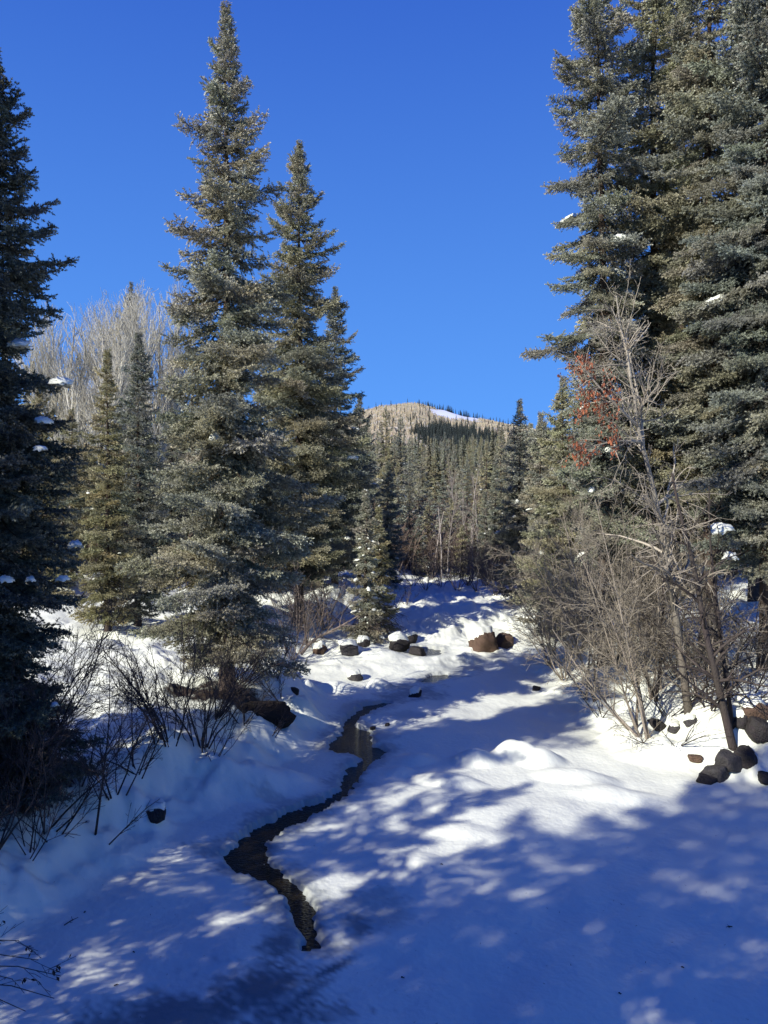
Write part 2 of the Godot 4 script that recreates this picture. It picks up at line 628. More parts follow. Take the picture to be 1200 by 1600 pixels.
# ------------------------------------------------------------------ rocks
func rock_mesh(sd: int, size: Vector3, col: Color, cap: bool, lee := Vector3.ZERO) -> Array:
	var rng := RandomNumberGenerator.new()
	rng.seed = sd
	var f := FastNoiseLite.new()
	f.seed = sd
	f.frequency = 1.6
	f.fractal_octaves = 4
	var planes := []
	for q in [Vector3(1, 0, 0), Vector3(-1, 0, 0), Vector3(0, 0, 1), Vector3(0, 0, -1), Vector3(0, 1, 0), Vector3(0, -1, 0)]:
		planes.append([(q + Vector3(rng.randf_range(-1, 1), rng.randf_range(-1, 1), rng.randf_range(-1, 1)) * 0.33).normalized(), rng.randf_range(0.62, 0.86)])
	for i in 6:
		planes.append([Vector3(rng.randf_range(-1, 1), rng.randf_range(-0.4, 1), rng.randf_range(-1, 1)).normalized(), rng.randf_range(0.74, 1.0)])
	var g := Geo.new()
	var s := Geo.new()
	var nu := 28
	var nv := 18
	for j in nv + 1:
		for i in nu:
			var th := PI * j / nv
			var ph := TAU * i / nu
			var p := Vector3(sin(th) * cos(ph), cos(th), sin(th) * sin(ph))
			var r := 1.15
			for q in planes:
				var dt: float = p.dot(q[0])
				if dt > 0.05:
					r = minf(r, q[1] / dt)
			r *= 1.0 + 0.10 * f.get_noise_3dv(p * 1.6)
			g.v.push_back(p * r * size)
			var j2 := 1.0 + 0.5 * f.get_noise_3dv(p * 3.0)
			g.c.push_back(Color(col.r * j2, col.g * j2, col.b * j2))
			var q2 := p * r * size
			var lift := smoothstep(0.2, 0.55, p.y + 0.3 * p.dot(lee) + 0.22 * f.get_noise_3dv(p * 0.8 + Vector3.ONE * 5.0))
			s.v.push_back(q2 * lerpf(0.93, 1.03, lift) + Vector3(lee.x, 0.9, lee.z) * (0.48 * minf(size.y, 0.34) * lift))
			s.c.push_back(Color(0.82, 0.835, 0.67))
	for q in [g, s]:
		var rows: int = nv if q == g else nv - 4
		for j in rows:
			for i in nu:
				var a := j * nu + i
				var b := j * nu + (i + 1) % nu
				q.t.push_back(a); q.t.push_back(a + nu); q.t.push_back(b)
				q.t.push_back(b); q.t.push_back(a + nu); q.t.push_back(b + nu)
		q.n.resize(q.v.size())
		for k in range(0, q.t.size(), 3):
			var nn: Vector3 = (q.v[q.t[k + 2]] - q.v[q.t[k]]).cross(q.v[q.t[k + 1]] - q.v[q.t[k]])
			for e in 3:
				q.n[q.t[k + e]] += nn
		for k in q.n.size():
			q.n[k] = q.n[k].normalized() if q.n[k].length() > 0.0 else Vector3.UP
	return [g.mesh(M.rock), s.mesh(M.snow)]

func rock(x: float, y: float, size: Vector3, label: String, sd: int, cap := false, col := Color(0.10, 0.085, 0.07), sink := 0.35) -> void:
	var p := foot(x, y)
	sink += 0.09
	size *= 0.88
	var r := thing("rock", label, "rock", p + Vector3(0, size.y * (1.0 - 2.0 * sink), 0))
	r.rotation.y = sd * 1.7
	var m := rock_mesh(sd, size, col, cap, Vector3(-0.45, 0, -0.9).rotated(Vector3.UP, -r.rotation.y))
	part("stone", m[0], r)
	if cap:
		part("snow_cap", m[1], r)

# ------------------------------------------------------------------ the far hill
func hill(x: float, d: float) -> float:
	var px := 600.0 + F * x / 1300.0 + (nz.get_noise_2d(x * 0.02, d * 0.02) * 14.0)
	var pts := PackedVector2Array([Vector2(150, 760), Vector2(420, 716), Vector2(540, 655), Vector2(578, 641), Vector2(600, 635), Vector2(640, 631), Vector2(690, 640), Vector2(730, 650), Vector2(780, 661), Vector2(810, 670), Vector2(900, 690), Vector2(1100, 725)])
	var e := 5.0 + (800.0 - curve_at(pts, px)) / F * 1300.0
	var t := (d - 430.0) / 870.0
	var h := lerpf(14.0, e, clampf(t, 0.0, 1.0))
	if t > 1.0:
		h -= (t - 1.0) * 140.0
	return h + nz.get_noise_2d(x * 0.05, d * 0.05) * 7.0 * clampf(1.0 - absf(t - 0.5) * 2.0, 0.0, 1.0)

func make_hill() -> void:
	var g := Geo.new()
	var nx := 121
	var ny := 91
	for j in ny:
		var d := 405.0 + 1200.0 * j / (ny - 1)
		for i in nx:
			var x := -900.0 + 1900.0 * i / (nx - 1)
			g.v.push_back(Vector3(x, hill(x, d), -d))
			var k := nf.get_noise_2d(x * 0.06, d * 0.06)
			var c := Color(0.55, 0.49, 0.34).lerp(Color(0.75, 0.73, 0.7), clampf(0.25 + k * 0.5, 0, 1))
			c = c.lerp(Color(0.85, 0.87, 0.9), snowfield(x, d))
			g.c.push_back(c)
	g.n.resize(g.v.size())
	for j in ny:
		for i in nx:
			var a := g.v[j * nx + maxi(i - 1, 0)]
			var b := g.v[j * nx + mini(i + 1, nx - 1)]
			var p := g.v[maxi(j - 1, 0) * nx + i]
			var q := g.v[mini(j + 1, ny - 1) * nx + i]
			g.n[j * nx + i] = (b - a).cross(q - p).normalized()
	for j in ny - 1:
		for i in nx - 1:
			var k := j * nx + i
			g.t.push_back(k); g.t.push_back(k + nx); g.t.push_back(k + 1)
			g.t.push_back(k + 1); g.t.push_back(k + nx); g.t.push_back(k + nx + 1)
	structure("hill", g.mesh(M.hill))
	# its woods
	var rng := RandomNumberGenerator.new()
	rng.seed = 77
	var asp := []
	var ac := PackedColorArray()
	var fir := []
	var fc := PackedColorArray()
	for i in 44000:
		var d := rng.randf_range(430.0, 1330.0)
		var x := rng.randf_range(-0.16, 0.34) * d
		if snowfield(x, d) > 0.3:
			continue
		var e := pow((x - 66.0) / 36.0, 2.0) + pow((d - 745.0) / 125.0, 2.0) + nf.get_noise_2d(x * 0.06, d * 0.02) * 1.1
		var low := d < 610.0 + nf.get_noise_2d(x * 0.1, 3.0) * 60.0
		var p := Vector3(x, hill(x, d) - 0.5, -d)
		if e < 1.0 or (low and rng.randf() < 0.6) or rng.randf() < (0.02 if d < 1100.0 else 0.0) + 0.10 * smoothstep(0.0, 0.5, nf.get_noise_2d(x * 0.07 + 50.0, d * 0.03)):
			if rng.randf() < 0.5:
				var s := rng.randf_range(7.0, 13.0)
				fir.append(Transform3D(Basis(Vector3.UP, rng.randf() * TAU) * Basis.from_scale(Vector3(s * 0.9, s, s * 0.9)), p))
				var v := rng.randf_range(0.7, 1.1)
				fc.push_back(Color(v, v, v))
		else:
			var s := rng.randf_range(3.0, 5.5)
			asp.append(Transform3D(Basis(Vector3.UP, rng.randf() * TAU) * Basis.from_scale(Vector3(s * 1.1, s, s * 1.1)), p))
			var v := rng.randf_range(0.75, 1.2)
			ac.push_back(Color(v * rng.randf_range(0.95, 1.1), v, v * rng.randf_range(0.85, 1.1)))
	for i in 160:
		var x := rng.randf_range(55.0, 195.0)
		var d := 1285.0 + rng.randf_range(0.0, 30.0)
		if rng.randf() < 0.85 - 0.5 * smoothstep(100.0, 190.0, x):
			var s := rng.randf_range(7.0, 12.0)
			fir.append(Transform3D(Basis.from_scale(Vector3(s, s, s)), Vector3(x, hill(x, d) - 0.5, -d)))
			fc.push_back(Color(0.8, 0.8, 0.8))
	# unit trees, one metre tall
	var a := Geo.new()
	for i in 46:
		var az := rng.randf() * TAU
		var r := sqrt(rng.randf()) * 0.17
		var y0 := rng.randf_range(0.15, 0.6)
		var b := Vector3(cos(az) * r * 0.5, y0, sin(az) * r * 0.5)
		var tip := Vector3(cos(az) * r, y0 + rng.randf_range(0.2, 0.4), sin(az) * r)
		var w := Vector3(-sin(az), 0, cos(az)).rotated(Vector3.UP, rng.randf() * 3.0) * 0.02
		a.tri(b - w, b + w, tip, Color(0.60, 0.53, 0.37) * rng.randf_range(0.75, 1.25))
	a.tube(PackedVector3Array([Vector3.ZERO, Vector3(0, 0.8, 0)]), PackedFloat32Array([0.018, 0.006]), 4, Color(0.45, 0.4, 0.33), Color(0.4, 0.34, 0.26))
	var f := Geo.new()
	for i in 110:
		var az := rng.randf() * TAU
		var y := pow(rng.randf(), 1.3)
		var r := (1.0 - y) * 0.2 * rng.randf_range(0.6, 1.1) + 0.01
		var b := Vector3(0, y, 0)
		var tip := Vector3(cos(az) * r, y - r * 0.35, sin(az) * r)
		var w := Vector3(-sin(az), 0.1, cos(az)) * (0.03 + r * 0.25)
		f.tri(b + (tip - b) * 0.4 - w, b + (tip - b) * 0.4 + w + Vector3(0, 0.03, 0), tip, Color(0.06, 0.075, 0.066) * rng.randf_range(0.8, 1.2))
	f.tube(PackedVector3Array([Vector3.ZERO, Vector3(0, 1.0, 0)]), PackedFloat32Array([0.014, 0.003]), 4, Color(0.07, 0.06, 0.05), Color(0.06, 0.065, 0.055))
	var o := copies("aspen_wood", a.mesh(M.needles), asp, ac, self, "stuff")
	o.set_meta("label", "tan leafless aspen wood covering the sunlit hill")
	o.set_meta("category", "wood")
	var o2 := copies("fir_wood", f.mesh(M.needles), fir, fc, self, "stuff")
	o2.set_meta("label", "dark fir wood in a patch and along the crest of the hill")
	o2.set_meta("category", "wood")

func snowfield(x: float, d: float) -> float:
	var k := nf.get_noise_2d(x * 0.15, d * 0.03) * 0.7
	var a := pow((x - 106.0 - (d - 1200.0) * 0.12) / 40.0, 2.0) + pow((d - 1200.0) / 150.0, 2.0) + k * 0.6
	var b := pow((x - 168.0) / 36.0, 2.0) + pow((d - 1265.0) / 80.0, 2.0) + k * 0.6
	return 1.0 - smoothstep(0.75, 1.05, minf(a, b))

# ------------------------------------------------------------------ survey tables
func survey() -> void:
	nz.seed = 11
	nz.frequency = 0.16
	nz.fractal_octaves = 3
	nf.seed = 5
	nf.frequency = 0.9
	nf.fractal_octaves = 4
	nc.seed = 3
	nc.noise_type = FastNoiseLite.TYPE_CELLULAR
	nc.cellular_distance_function = FastNoiseLite.DISTANCE_EUCLIDEAN
	nc.cellular_return_type = FastNoiseLite.RETURN_DISTANCE
	nc.frequency = 0.95
	ng.seed = 9
	ng.frequency = 7.0
	ng.fractal_octaves = 2
	for p in [[6, -4.6], [8.8, -4.3], [9.85, -3.9], [11.2, -3.4], [12.7, -2.8], [14.1, -1.75], [15.0, -1.85], [16.4, -1.4], [18.3, -1.15], [19.5, -1.2], [22.8, -2.4], [26.6, -2.2], [33.0, 0.0], [39.0, 1.2], [50, 2.5], [90, 6]]:
		toe_l.push_back(Vector2(p[0], p[1]))
	for p in [[6, 8.0], [12.0, 7.4], [13.9, 6.8], [14.7, 5.8], [15.4, 4.6], [18.8, 4.2], [22.8, 4.4], [26.6, 5.0], [33.0, 5.1], [39.0, 5.5], [50, 7.0], [90, 14]]:
		toe_r.push_back(Vector2(p[0], p[1]))
	# open water: sight y, left x, right x, from near to far
	for o in [[[490, 1481], [500, 1474], [499, 1440], [488, 1400], [462, 1370], [437, 1352], [411, 1335], [422, 1310], [450, 1290], [490, 1270], [530, 1250], [548, 1237], [558, 1220], [570, 1200], [582, 1188], [598, 1178], [607, 1171], [600, 1165], [588, 1160], [582, 1150], [584, 1141], [572, 1134], [557, 1128], [561, 1120], [583, 1110], [607, 1099], [618, 1092], [596, 1093], [566, 1098], [552, 1108], [537, 1118], [533, 1130], [533, 1141], [515, 1152], [508, 1164], [530, 1172], [556, 1176], [562, 1182], [552, 1188], [537, 1200], [530, 1220], [521, 1236], [480, 1250], [430, 1270], [390, 1290], [367, 1310], [352, 1330], [358, 1350], [415, 1370], [447, 1400], [461, 1440], [474, 1474], [484, 1481]], [[652, 1062], [678, 1064], [706, 1054], [700, 1048], [672, 1051]], [[632, 1020], [660, 1026], [694, 1023], [690, 1012], [655, 1006], [636, 1012]]]:
		var pts := PackedVector2Array()
		for q in o:
			var d: float = 5.2 / ((q[1] - 800.0) / F + 0.025)
			pts.push_back(Vector2((q[0] - 600.0) / F * d, -d))
		var box := Rect2(pts[0], Vector2.ZERO)
		for q in pts:
			box = box.expand(q)
		chan.append([pts, box.grow(1.2)])
	# snow-covered boulders and drifts: sight x, y, half width and depth in metres, height, turn
	for m in [[742, 1188, 0.55, 0.45, 0.24, 0.3], [800, 1182, 0.5, 0.45, 0.3, 0.2], [845, 1190, 0.55, 0.5, 0.26, -0.2], [700, 1222, 0.8, 0.4, 0.14, 0.4], [640, 1185, 0.6, 0.5, 0.16, 0.0], [615, 1205, 0.5, 0.35, 0.12, 0.5], [900, 1215, 0.9, 0.5, 0.16, 0.2], [560, 1185, 0.4, 0.22, 0.14, 0.1], [590, 1070, 0.5, 0.35, 0.22, 0.0], [735, 1035, 0.6, 0.35, 0.26, 0.0], [680, 1045, 0.6, 0.3, 0.12, 0.0], [520, 1075, 0.8, 0.5, 0.2, 0.0], [480, 1130, 0.7, 0.5, 0.25, 0.2], [440, 1225, 0.9, 0.7, 0.25, 0.6], [385, 1235, 0.8, 0.6, 0.2, 0.5], [210, 1300, 0.55, 0.45, 0.3, 0.1], [150, 1310, 0.45, 0.4, 0.28, 0.4], [70, 1265, 0.7, 0.5, 0.3, 0.2], [250, 1235, 0.6, 0.5, 0.3, 0.0], [960, 1240, 0.9, 0.5, 0.12, 0.2], [800, 1012, 0.7, 0.6, 0.3, 0.0], [690, 985, 1.3, 0.8, 0.25, 0.0], [730, 965, 1.2, 0.8, 0.25, 0.0], [770, 975, 1.0, 0.9, 0.3, 0.0], [670, 955, 0.8, 0.7, 0.3, 0.0], [600, 1030, 0.9, 0.5, 0.2, 0.0], [540, 1025, 0.8, 0.6, 0.3, 0.0], [640, 1345, 0.9, 0.35, 0.05, 0.5], [720, 1300, 1.0, 0.35, 0.06, 0.5], [650, 1450, 1.1, 0.7, 0.04, 0.5]]:
		var d: float = 5.2 / ((m[1] - 800.0) / F + 0.025)
		mounds.append([(m[0] - 600.0) / F * d, -d, m[2], m[3], m[4], m[5]])
	for m in [[410, 1560, 1.1, 0.7, 0.95, 0.2], [430, 1475, 0.28, 0.45, 0.85, 0.2], [300, 1590, 1.3, 0.6, 0.85, 0.0], [520, 1512, 0.09, 0.50, 1.0, 0.75], [478, 1556, 0.11, 0.55, 1.0, 0.7], [560, 1445, 0.22, 0.5, 0.8, -0.1], [585, 1420, 0.6, 0.7, 0.4, 0.0], [330, 1325, 0.5, 0.25, 0.6, 0.2], [430, 1400, 0.35, 0.5, 0.5, -0.4], [640, 1080, 1.0, 1.2, 0.85, 0.4], [720, 1045, 0.9, 1.3, 0.7, 0.3], [775, 1030, 0.5, 0.9, 0.6, 0.0], [560, 1105, 0.6, 0.9, 0.6, 0.0], [640, 1118, 0.8, 0.5, 0.35, 0.0], [590, 1150, 0.5, 0.4, 0.5, 0.0], [430, 1250, 0.8, 0.25, 0.45, 0.5]]:
		var d: float = 5.2 / ((m[1] - 800.0) / F + 0.025)
		ices.append([(m[0] - 600.0) / F * d, -d, m[2], m[3], m[4], m[5]])
	soils.append([-3.4, -16.8, 1.3, 0.9, 1.0, 0.1])
	soils.append([-6.0, -11.3, 1.5, 1.2, 1.0, 0.0])

func materials() -> void:
	M.needles = mat(0.75, 0.2)
	M.needles.backlight_enabled = true
	M.needles.backlight = Color(0.12, 0.12, 0.1)
	M.bark = mat(0.9, 0.2)
	M.bark.heightmap_enabled = true
	M.bark.heightmap_texture = noise_tex(0.03, 3, 4)
	M.bark.heightmap_scale = 2.0
	M.bark.uv1_triplanar = true
	M.bark.uv1_scale = Vector3(3.0, 0.8, 3.0)
	M.snow = mat(0.7, 0.3)
	M.snow_ground = mat(0.6, 0.3)
	M.snow_ground.heightmap_enabled = true
	M.snow_ground.heightmap_texture = noise_tex(0.02, 8, 5)
	M.snow_ground.heightmap_scale = 0.8
	M.snow_ground.uv1_triplanar = true
	M.snow_ground.uv1_world_triplanar = true
	M.snow_ground.uv1_scale = Vector3(0.7, 0.7, 0.7)
	M.water = mat(0.10, 0.3)
	M.water.heightmap_enabled = true
	M.water.heightmap_texture = noise_tex(0.02, 21, 3)
	M.water.heightmap_scale = 0.8
	M.water.uv1_triplanar = true
	M.water.uv1_world_triplanar = true
	M.water.uv1_scale = Vector3(0.9, 0.9, 2.2)
	M.rock = mat(0.8, 0.3)
	M.rock.heightmap_enabled = true
	M.rock.heightmap_texture = noise_tex(0.03, 13, 5)
	M.rock.heightmap_scale = 3.0
	M.rock.uv1_triplanar = true
	M.rock.uv1_scale = Vector3(1.5, 1.5, 1.5)
	M.hill = mat(0.95, 0.1)
	M.leaf = mat(0.7, 0.3)
	M.leaf.backlight_enabled = true
	M.leaf.backlight = Color(0.5, 0.5, 0.5)

# ------------------------------------------------------------------ the scene
func _ready() -> void:
	var cam := Camera3D.new()
	cam.name = "camera"
	cam.position = Vector3(0, EYE, 0)
	cam.fov = rad_to_deg(2.0 * atan(800.0 / F))
	cam.near = 0.1
	cam.far = 4000.0
	add_child(cam)
	cam.current = true
	var env := Environment.new()
	env.background_mode = Environment.BG_SKY
	var sky := ProceduralSkyMaterial.new()
	sky.sky_top_color = Color(0.0, 0.16, 0.69)
	sky.sky_horizon_color = Color(0.41, 0.69, 1.04)
	sky.sky_curve = 0.40
	sky.ground_bottom_color = Color(0.35, 0.38, 0.42)
	sky.ground_horizon_color = Color(0.43, 0.62, 0.85)
	sky.sun_angle_max = 1.0
	env.sky = Sky.new()
	env.sky.sky_material = sky
	env.tonemap_mode = Environment.TONE_MAPPER_LINEAR
	env.background_energy_multiplier = 0.82
	env.tonemap_exposure = 1.22
	env.sdfgi_enabled = true
	env.ssao_enabled = true
	env.ssil_enabled = true
	var we := WorldEnvironment.new()
	we.name = "environment"
	we.environment = env
	add_child(we)
	var sun := DirectionalLight3D.new()
	sun.name = "sun"
	sun.light_energy = 1.6
	sun.light_color = Color(1.0, 0.985, 0.97)
	sun.light_angular_distance = 0.53
	sun.shadow_enabled = true
	add_child(sun)
	var el := deg_to_rad(29.0)
	sun.look_at_from_position(Vector3.ZERO, Vector3(0.785 * cos(el), -sin(el), -0.62 * cos(el)))

	materials()
	survey()
	for k in 4:
		boughs.append([make_bough(BL[k], 100 + k, 170.0, 0.038, 0.015, 0.058), make_bough(BL[k], 200 + k, 170.0, 0.038, 0.015, 0.058)])
		fboughs.append([make_bough(BL[k], 300 + k, 60.0, 0.07, 0.032, 0.11)])
	for k in 4:
		snow_blobs.append(make_snow_blob(40 + k))

	make_ground()
	make_water()
	make_hill()
	near_trees()
	far_trees()
	distant_spruces()
	bare_trees()
	thickets()
	undergrowth()
	rocks()

func near_trees() -> void:
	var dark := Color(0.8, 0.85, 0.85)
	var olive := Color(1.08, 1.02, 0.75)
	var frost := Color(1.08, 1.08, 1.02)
	var t := spruce_at(-14, 78, 11.2, "spruce_tree", "dark shaded spruce cut off by the left edge, snow lumps on its boughs", "", [[0, 0.05], [0.1, 0.5], [0.3, 0.9], [0.6, 1.3], [1.0, 1.55]], 1, {"bare": 0.02, "tint": Color(0.4, 0.44, 0.44), "droop": 10.0, "snow": 0.0, "ragged": 0.45, "dens": 1.35})  # tint lowered: the shade this tree stands in is put into its needles
	for c in [[96, 596, 10.9, 0.17], [30, 537, 10.6, 0.15], [68, 657, 10.7, 0.13], [118, 850, 10.9, 0.14], [48, 905, 10.6, 0.1], [98, 903, 10.8, 0.1], [8, 905, 10.4, 0.12], [62, 700, 10.4, 0.1], [85, 1100, 10.6, 0.08]]:
		clump_on(t, spot(c[0], c[1], c[2]), Vector3(c[3] * 0.85, c[3] * 0.7, c[3] * 0.65), c[0] * 0.1, int(c[1]))
	spruce_at(353, 8, 17.0, "spruce_tree", "tallest spruce on the left bank, bare trunk foot above a dark earth mound", "", [[0, 0.05], [0.04, 0.18], [0.1, 0.4], [0.2, 0.78], [0.3, 1.1], [0.5, 1.45], [0.75, 1.95], [0.92, 2.0], [1.0, 1.5]], 2, {"bare": 0.07, "tint": frost, "droop": 8.0, "ragged": 0.7, "snow": 0.03})
	spruce_at(468, 222, 28.0, "spruce_tree", "slim spruce just right of the tallest one, its top in clear sky", "", [[0, 0.05], [0.06, 0.35], [0.15, 0.75], [0.3, 1.4], [0.6, 1.85], [1.0, 1.8]], 3, {"bare": 0.1, "tint": Color(1.02, 1.0, 0.85), "ragged": 0.9, "snow": 0.03})
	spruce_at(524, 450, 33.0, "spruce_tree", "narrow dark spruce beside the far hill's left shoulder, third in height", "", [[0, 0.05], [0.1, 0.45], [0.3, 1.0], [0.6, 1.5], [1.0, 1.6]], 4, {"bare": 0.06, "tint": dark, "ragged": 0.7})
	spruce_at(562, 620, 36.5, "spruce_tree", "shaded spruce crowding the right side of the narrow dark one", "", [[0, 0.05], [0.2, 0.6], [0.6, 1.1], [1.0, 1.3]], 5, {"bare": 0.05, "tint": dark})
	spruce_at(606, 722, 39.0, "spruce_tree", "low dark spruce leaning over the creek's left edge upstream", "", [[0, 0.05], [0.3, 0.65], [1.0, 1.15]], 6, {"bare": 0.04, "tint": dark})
	spruce_at(572, 768, 27.0, "young_spruce", "young spruce with snow on every bough beside the creek bend", "", [[0, 0.04], [0.3, 0.38], [0.7, 0.68], [1.0, 0.72]], 7, {"bare": 0.06, "tint": frost, "snow": 0.45, "ragged": 0.5})
	spruce_at(592, 792, 28.2, "young_spruce", "greener young spruce right behind the snowy young one", "", [[0, 0.04], [0.3, 0.35], [0.7, 0.6], [1.0, 0.7]], 8, {"bare": 0.06, "tint": olive, "snow": 0.25, "ragged": 0.5})
	spruce_at(168, 548, 23.0, "spruce_tree", "thin olive spruce with a straight trunk in the left clearing", "", [[0, 0.04], [0.15, 0.3], [0.4, 0.6], [0.8, 0.95], [1.0, 0.9]], 9, {"bare": 0.06, "tint": olive, "snow": 0.03})
	spruce_at(216, 520, 25.0, "spruce_tree", "dark spruce behind the thin olive one, snow tufts midway up", "", [[0, 0.05], [0.15, 0.4], [0.4, 0.75], [0.8, 1.1], [1.0, 1.1]], 10, {"bare": 0.05, "tint": dark, "snow": 0.05})
	# behind on the left
	spruce_at(205, 442, 46.0, "spruce_tree", "tall far spruce rising behind the bare cottonwoods", "", [[0, 0.1], [0.2, 0.9], [1.0, 2.0]], 11, {"bare": 0.1, "tint": olive, "dens": 0.8})
	spruce_at(112, 640, 33.0, "spruce_tree", "grey-green spruce between the shaded edge tree and the clearing", "", [[0, 0.1], [0.3, 0.8], [1.0, 1.3]], 12, {"bare": 0.14, "tint": olive, "dens": 0.8})
	spruce_at(268, 640, 35.0, "spruce_tree", "spruce half hidden behind the tallest spruce's left boughs", "", [[0, 0.1], [0.3, 0.7], [1.0, 1.3]], 13, {"bare": 0.1, "tint": dark, "dens": 0.8})
	spruce_at(420, 530, 32.0, "spruce_tree", "spruce seen through the gap between the two tall left spruces", "", [[0, 0.1], [0.3, 0.8], [1.0, 1.5]], 14, {"bare": 0.08, "tint": dark})
	spruce_at(490, 640, 36.0, "spruce_tree", "spruce behind the slim spruce's lower crown", "", [[0, 0.1], [0.3, 0.8], [1.0, 1.5]], 15, {"bare": 0.08, "tint": dark})
	spruce_at(62, 600, 29.0, "spruce_tree", "spruce showing between the edge tree's boughs, behind it", "", [[0, 0.1], [0.3, 0.8], [1.0, 1.4]], 30, {"bare": 0.06, "tint": olive, "dens": 0.8})
	spruce_at(140, 700, 37.0, "spruce_tree", "low spruce closing the back of the left clearing", "", [[0, 0.1], [0.3, 0.8], [1.0, 1.5]], 31, {"bare": 0.03, "tint": olive, "dens": 0.8})
	spruce_at(240, 700, 33.0, "spruce_tree", "low spruce right of the clearing, under the tallest spruce's boughs", "", [[0, 0.1], [0.3, 0.8], [1.0, 1.4]], 32, {"bare": 0.03, "tint": dark, "dens": 0.8})
	spruce_at(98, 720, 31.0, "spruce_tree", "small spruce left of the thin olive one, deeper in the wood", "", [[0, 0.1], [0.3, 0.7], [1.0, 1.2]], 33, {"bare": 0.03, "tint": dark, "dens": 0.8})
	spruce_at(182, 650, 40.0, "spruce_tree", "spruce seen between the thin olive spruce and the dark one", "", [[0, 0.1], [0.3, 0.9], [1.0, 1.6]], 34, {"bare": 0.03, "tint": olive, "dens": 0.8})
	# the tall group on the right
	spruce_at(948, -50, 20.5, "spruce_tree", "tall ragged spruce whose snowy boughs reach farthest left over the sky", "", [[0, 0.2], [0.08, 0.7], [0.15, 1.25], [0.27, 1.55], [0.45, 1.5], [0.6, 1.7], [1.0, 1.3]], 16, {"bare": 0.16, "tint": Color(0.98, 1.0, 0.95), "ragged": 1.1, "dens": 0.62, "snow": 0.12, "droop": 14.0, "lean": Vector3(-0.012, 0, 0)})
	spruce_at(1022, -130, 22.0, "spruce_tree", "tall spruce with frosted crown behind the leaning bare tree", "", [[0, 0.1], [0.1, 0.9], [0.3, 1.5], [0.6, 1.9], [1.0, 1.6]], 17, {"bare": 0.1, "tint": Color(1.06, 1.03, 0.86), "ragged": 1.1, "dens": 0.72, "droop": 12.0, "snow": 0.03})
	spruce_at(1108, -170, 19.8, "spruce_tree", "broad tall spruce with snow patches above the bank rocks", "", [[0, 0.1], [0.1, 0.8], [0.3, 1.4], [0.6, 1.9], [1.0, 1.7]], 18, {"bare": 0.2, "tint": Color(1.0, 1.0, 0.9), "ragged": 1.1, "dens": 0.75, "droop": 14.0, "snow": 0.03})
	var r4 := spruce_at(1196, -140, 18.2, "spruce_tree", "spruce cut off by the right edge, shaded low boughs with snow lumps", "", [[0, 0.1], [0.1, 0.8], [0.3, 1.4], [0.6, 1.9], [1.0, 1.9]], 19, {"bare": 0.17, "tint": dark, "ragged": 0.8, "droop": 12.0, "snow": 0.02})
	for c in [[1125, 824, 17.0, 0.24], [1140, 869, 16.9, 0.2], [1120, 830, 16.9, 0.14]]:
		clump_on(r4, spot(c[0], c[1], c[2]), Vector3(c[3], c[3] * 0.8, c[3] * 0.8), c[0] * 0.1, int(c[1]))
	spruce_at(1066, -20, 29.0, "spruce_tree", "spruce deep in the right-hand group filling the gap between crowns", "", [[0, 0.1], [0.2, 1.2], [0.6, 2.0], [1.0, 2.0]], 20, {"bare": 0.1, "dens": 0.5, "tint": olive, "ragged": 0.8})
	spruce_at(1180, -30, 27.0, "spruce_tree", "spruce behind the right edge tree, only its crown in view", "", [[0, 0.1], [0.2, 1.2], [0.6, 2.0], [1.0, 2.0]], 21, {"bare": 0.1, "dens": 0.5, "tint": olive, "ragged": 0.8})
	spruce_at(880, 590, 27.0, "spruce_tree", "middle-sized spruce at the far end of the right bank thicket", "", [[0, 0.06], [0.15, 0.5], [0.4, 1.0], [0.8, 1.45], [1.0, 1.4]], 22, {"bare": 0.06, "tint": Color(1.05, 1.05, 0.85), "snow": 0.03})
	spruce_at(935, 560, 31.0, "spruce_tree", "spruce hidden behind the thicket, its top under the ragged spruce", "", [[0, 0.06], [0.3, 1.0], [1.0, 1.6]], 23, {"bare": 0.06, "tint": dark})
	spruce_at(845, 645, 32.0, "spruce_tree", "frosty spruce standing left of the middle-sized right bank spruce", "", [[0, 0.05], [0.2, 0.5], [0.6, 1.0], [1.0, 1.2]], 24, {"bare": 0.05, "tint": frost, "snow": 0.05})
	spruce_at(812, 625, 34.0, "spruce_tree", "pointed spruce with pale snowy sides, tallest before the hill's right end", "", [[0, 0.05], [0.2, 0.5], [0.6, 0.95], [1.0, 1.1]], 25, {"bare": 0.04, "tint": frost, "snow": 0.08})
	# trees standing outside the view on the left and behind the bridge; their shade lies on the creek
	var k := 0
	for s in [[-8.6, -5.2, 7.2, 1.5], [-9.6, -1.0, 12.5, 2.0], [-12.5, 2.5, 15.0, 2.1], [-8.0, 3.5, 13.5, 2.0], [-11.0, 7.5, 16.0, 2.2], [-5.5, 6.5, 13.0, 2.0], [-7.0, 11.0, 16.0, 2.2], [-1.5, 8.5, 13.5, 2.1], [-7.4, 1.2, 15.0, 1.4], [-9.8, -7.2, 14.0, 1.8], [-5.6, -1.8, 9.8, 1.6], [-7.2, -4.4, 6.0, 1.3], [-14.0, -7.0, 8.5, 1.6], [-11.5, -9.5, 5.0, 1.2], [-15.5, 8.0, 17.0, 2.3], [-2.5, 13.0, 15.0, 2.2]]:
		spruce("spruce_tree", "spruce standing beyond the left bank near the bridge", "spruces out of view round the bridge", Vector3(s[0], ground(s[0], s[1]), s[1]), s[2], PackedVector2Array([Vector2(0, 0.06), Vector2(0.2, s[3] * 0.5), Vector2(0.6, s[3] * 0.9), Vector2(1, s[3])]), 50 + k, {"bare": 0.08, "dens": 0.75, "ragged": 0.9})
		k += 1

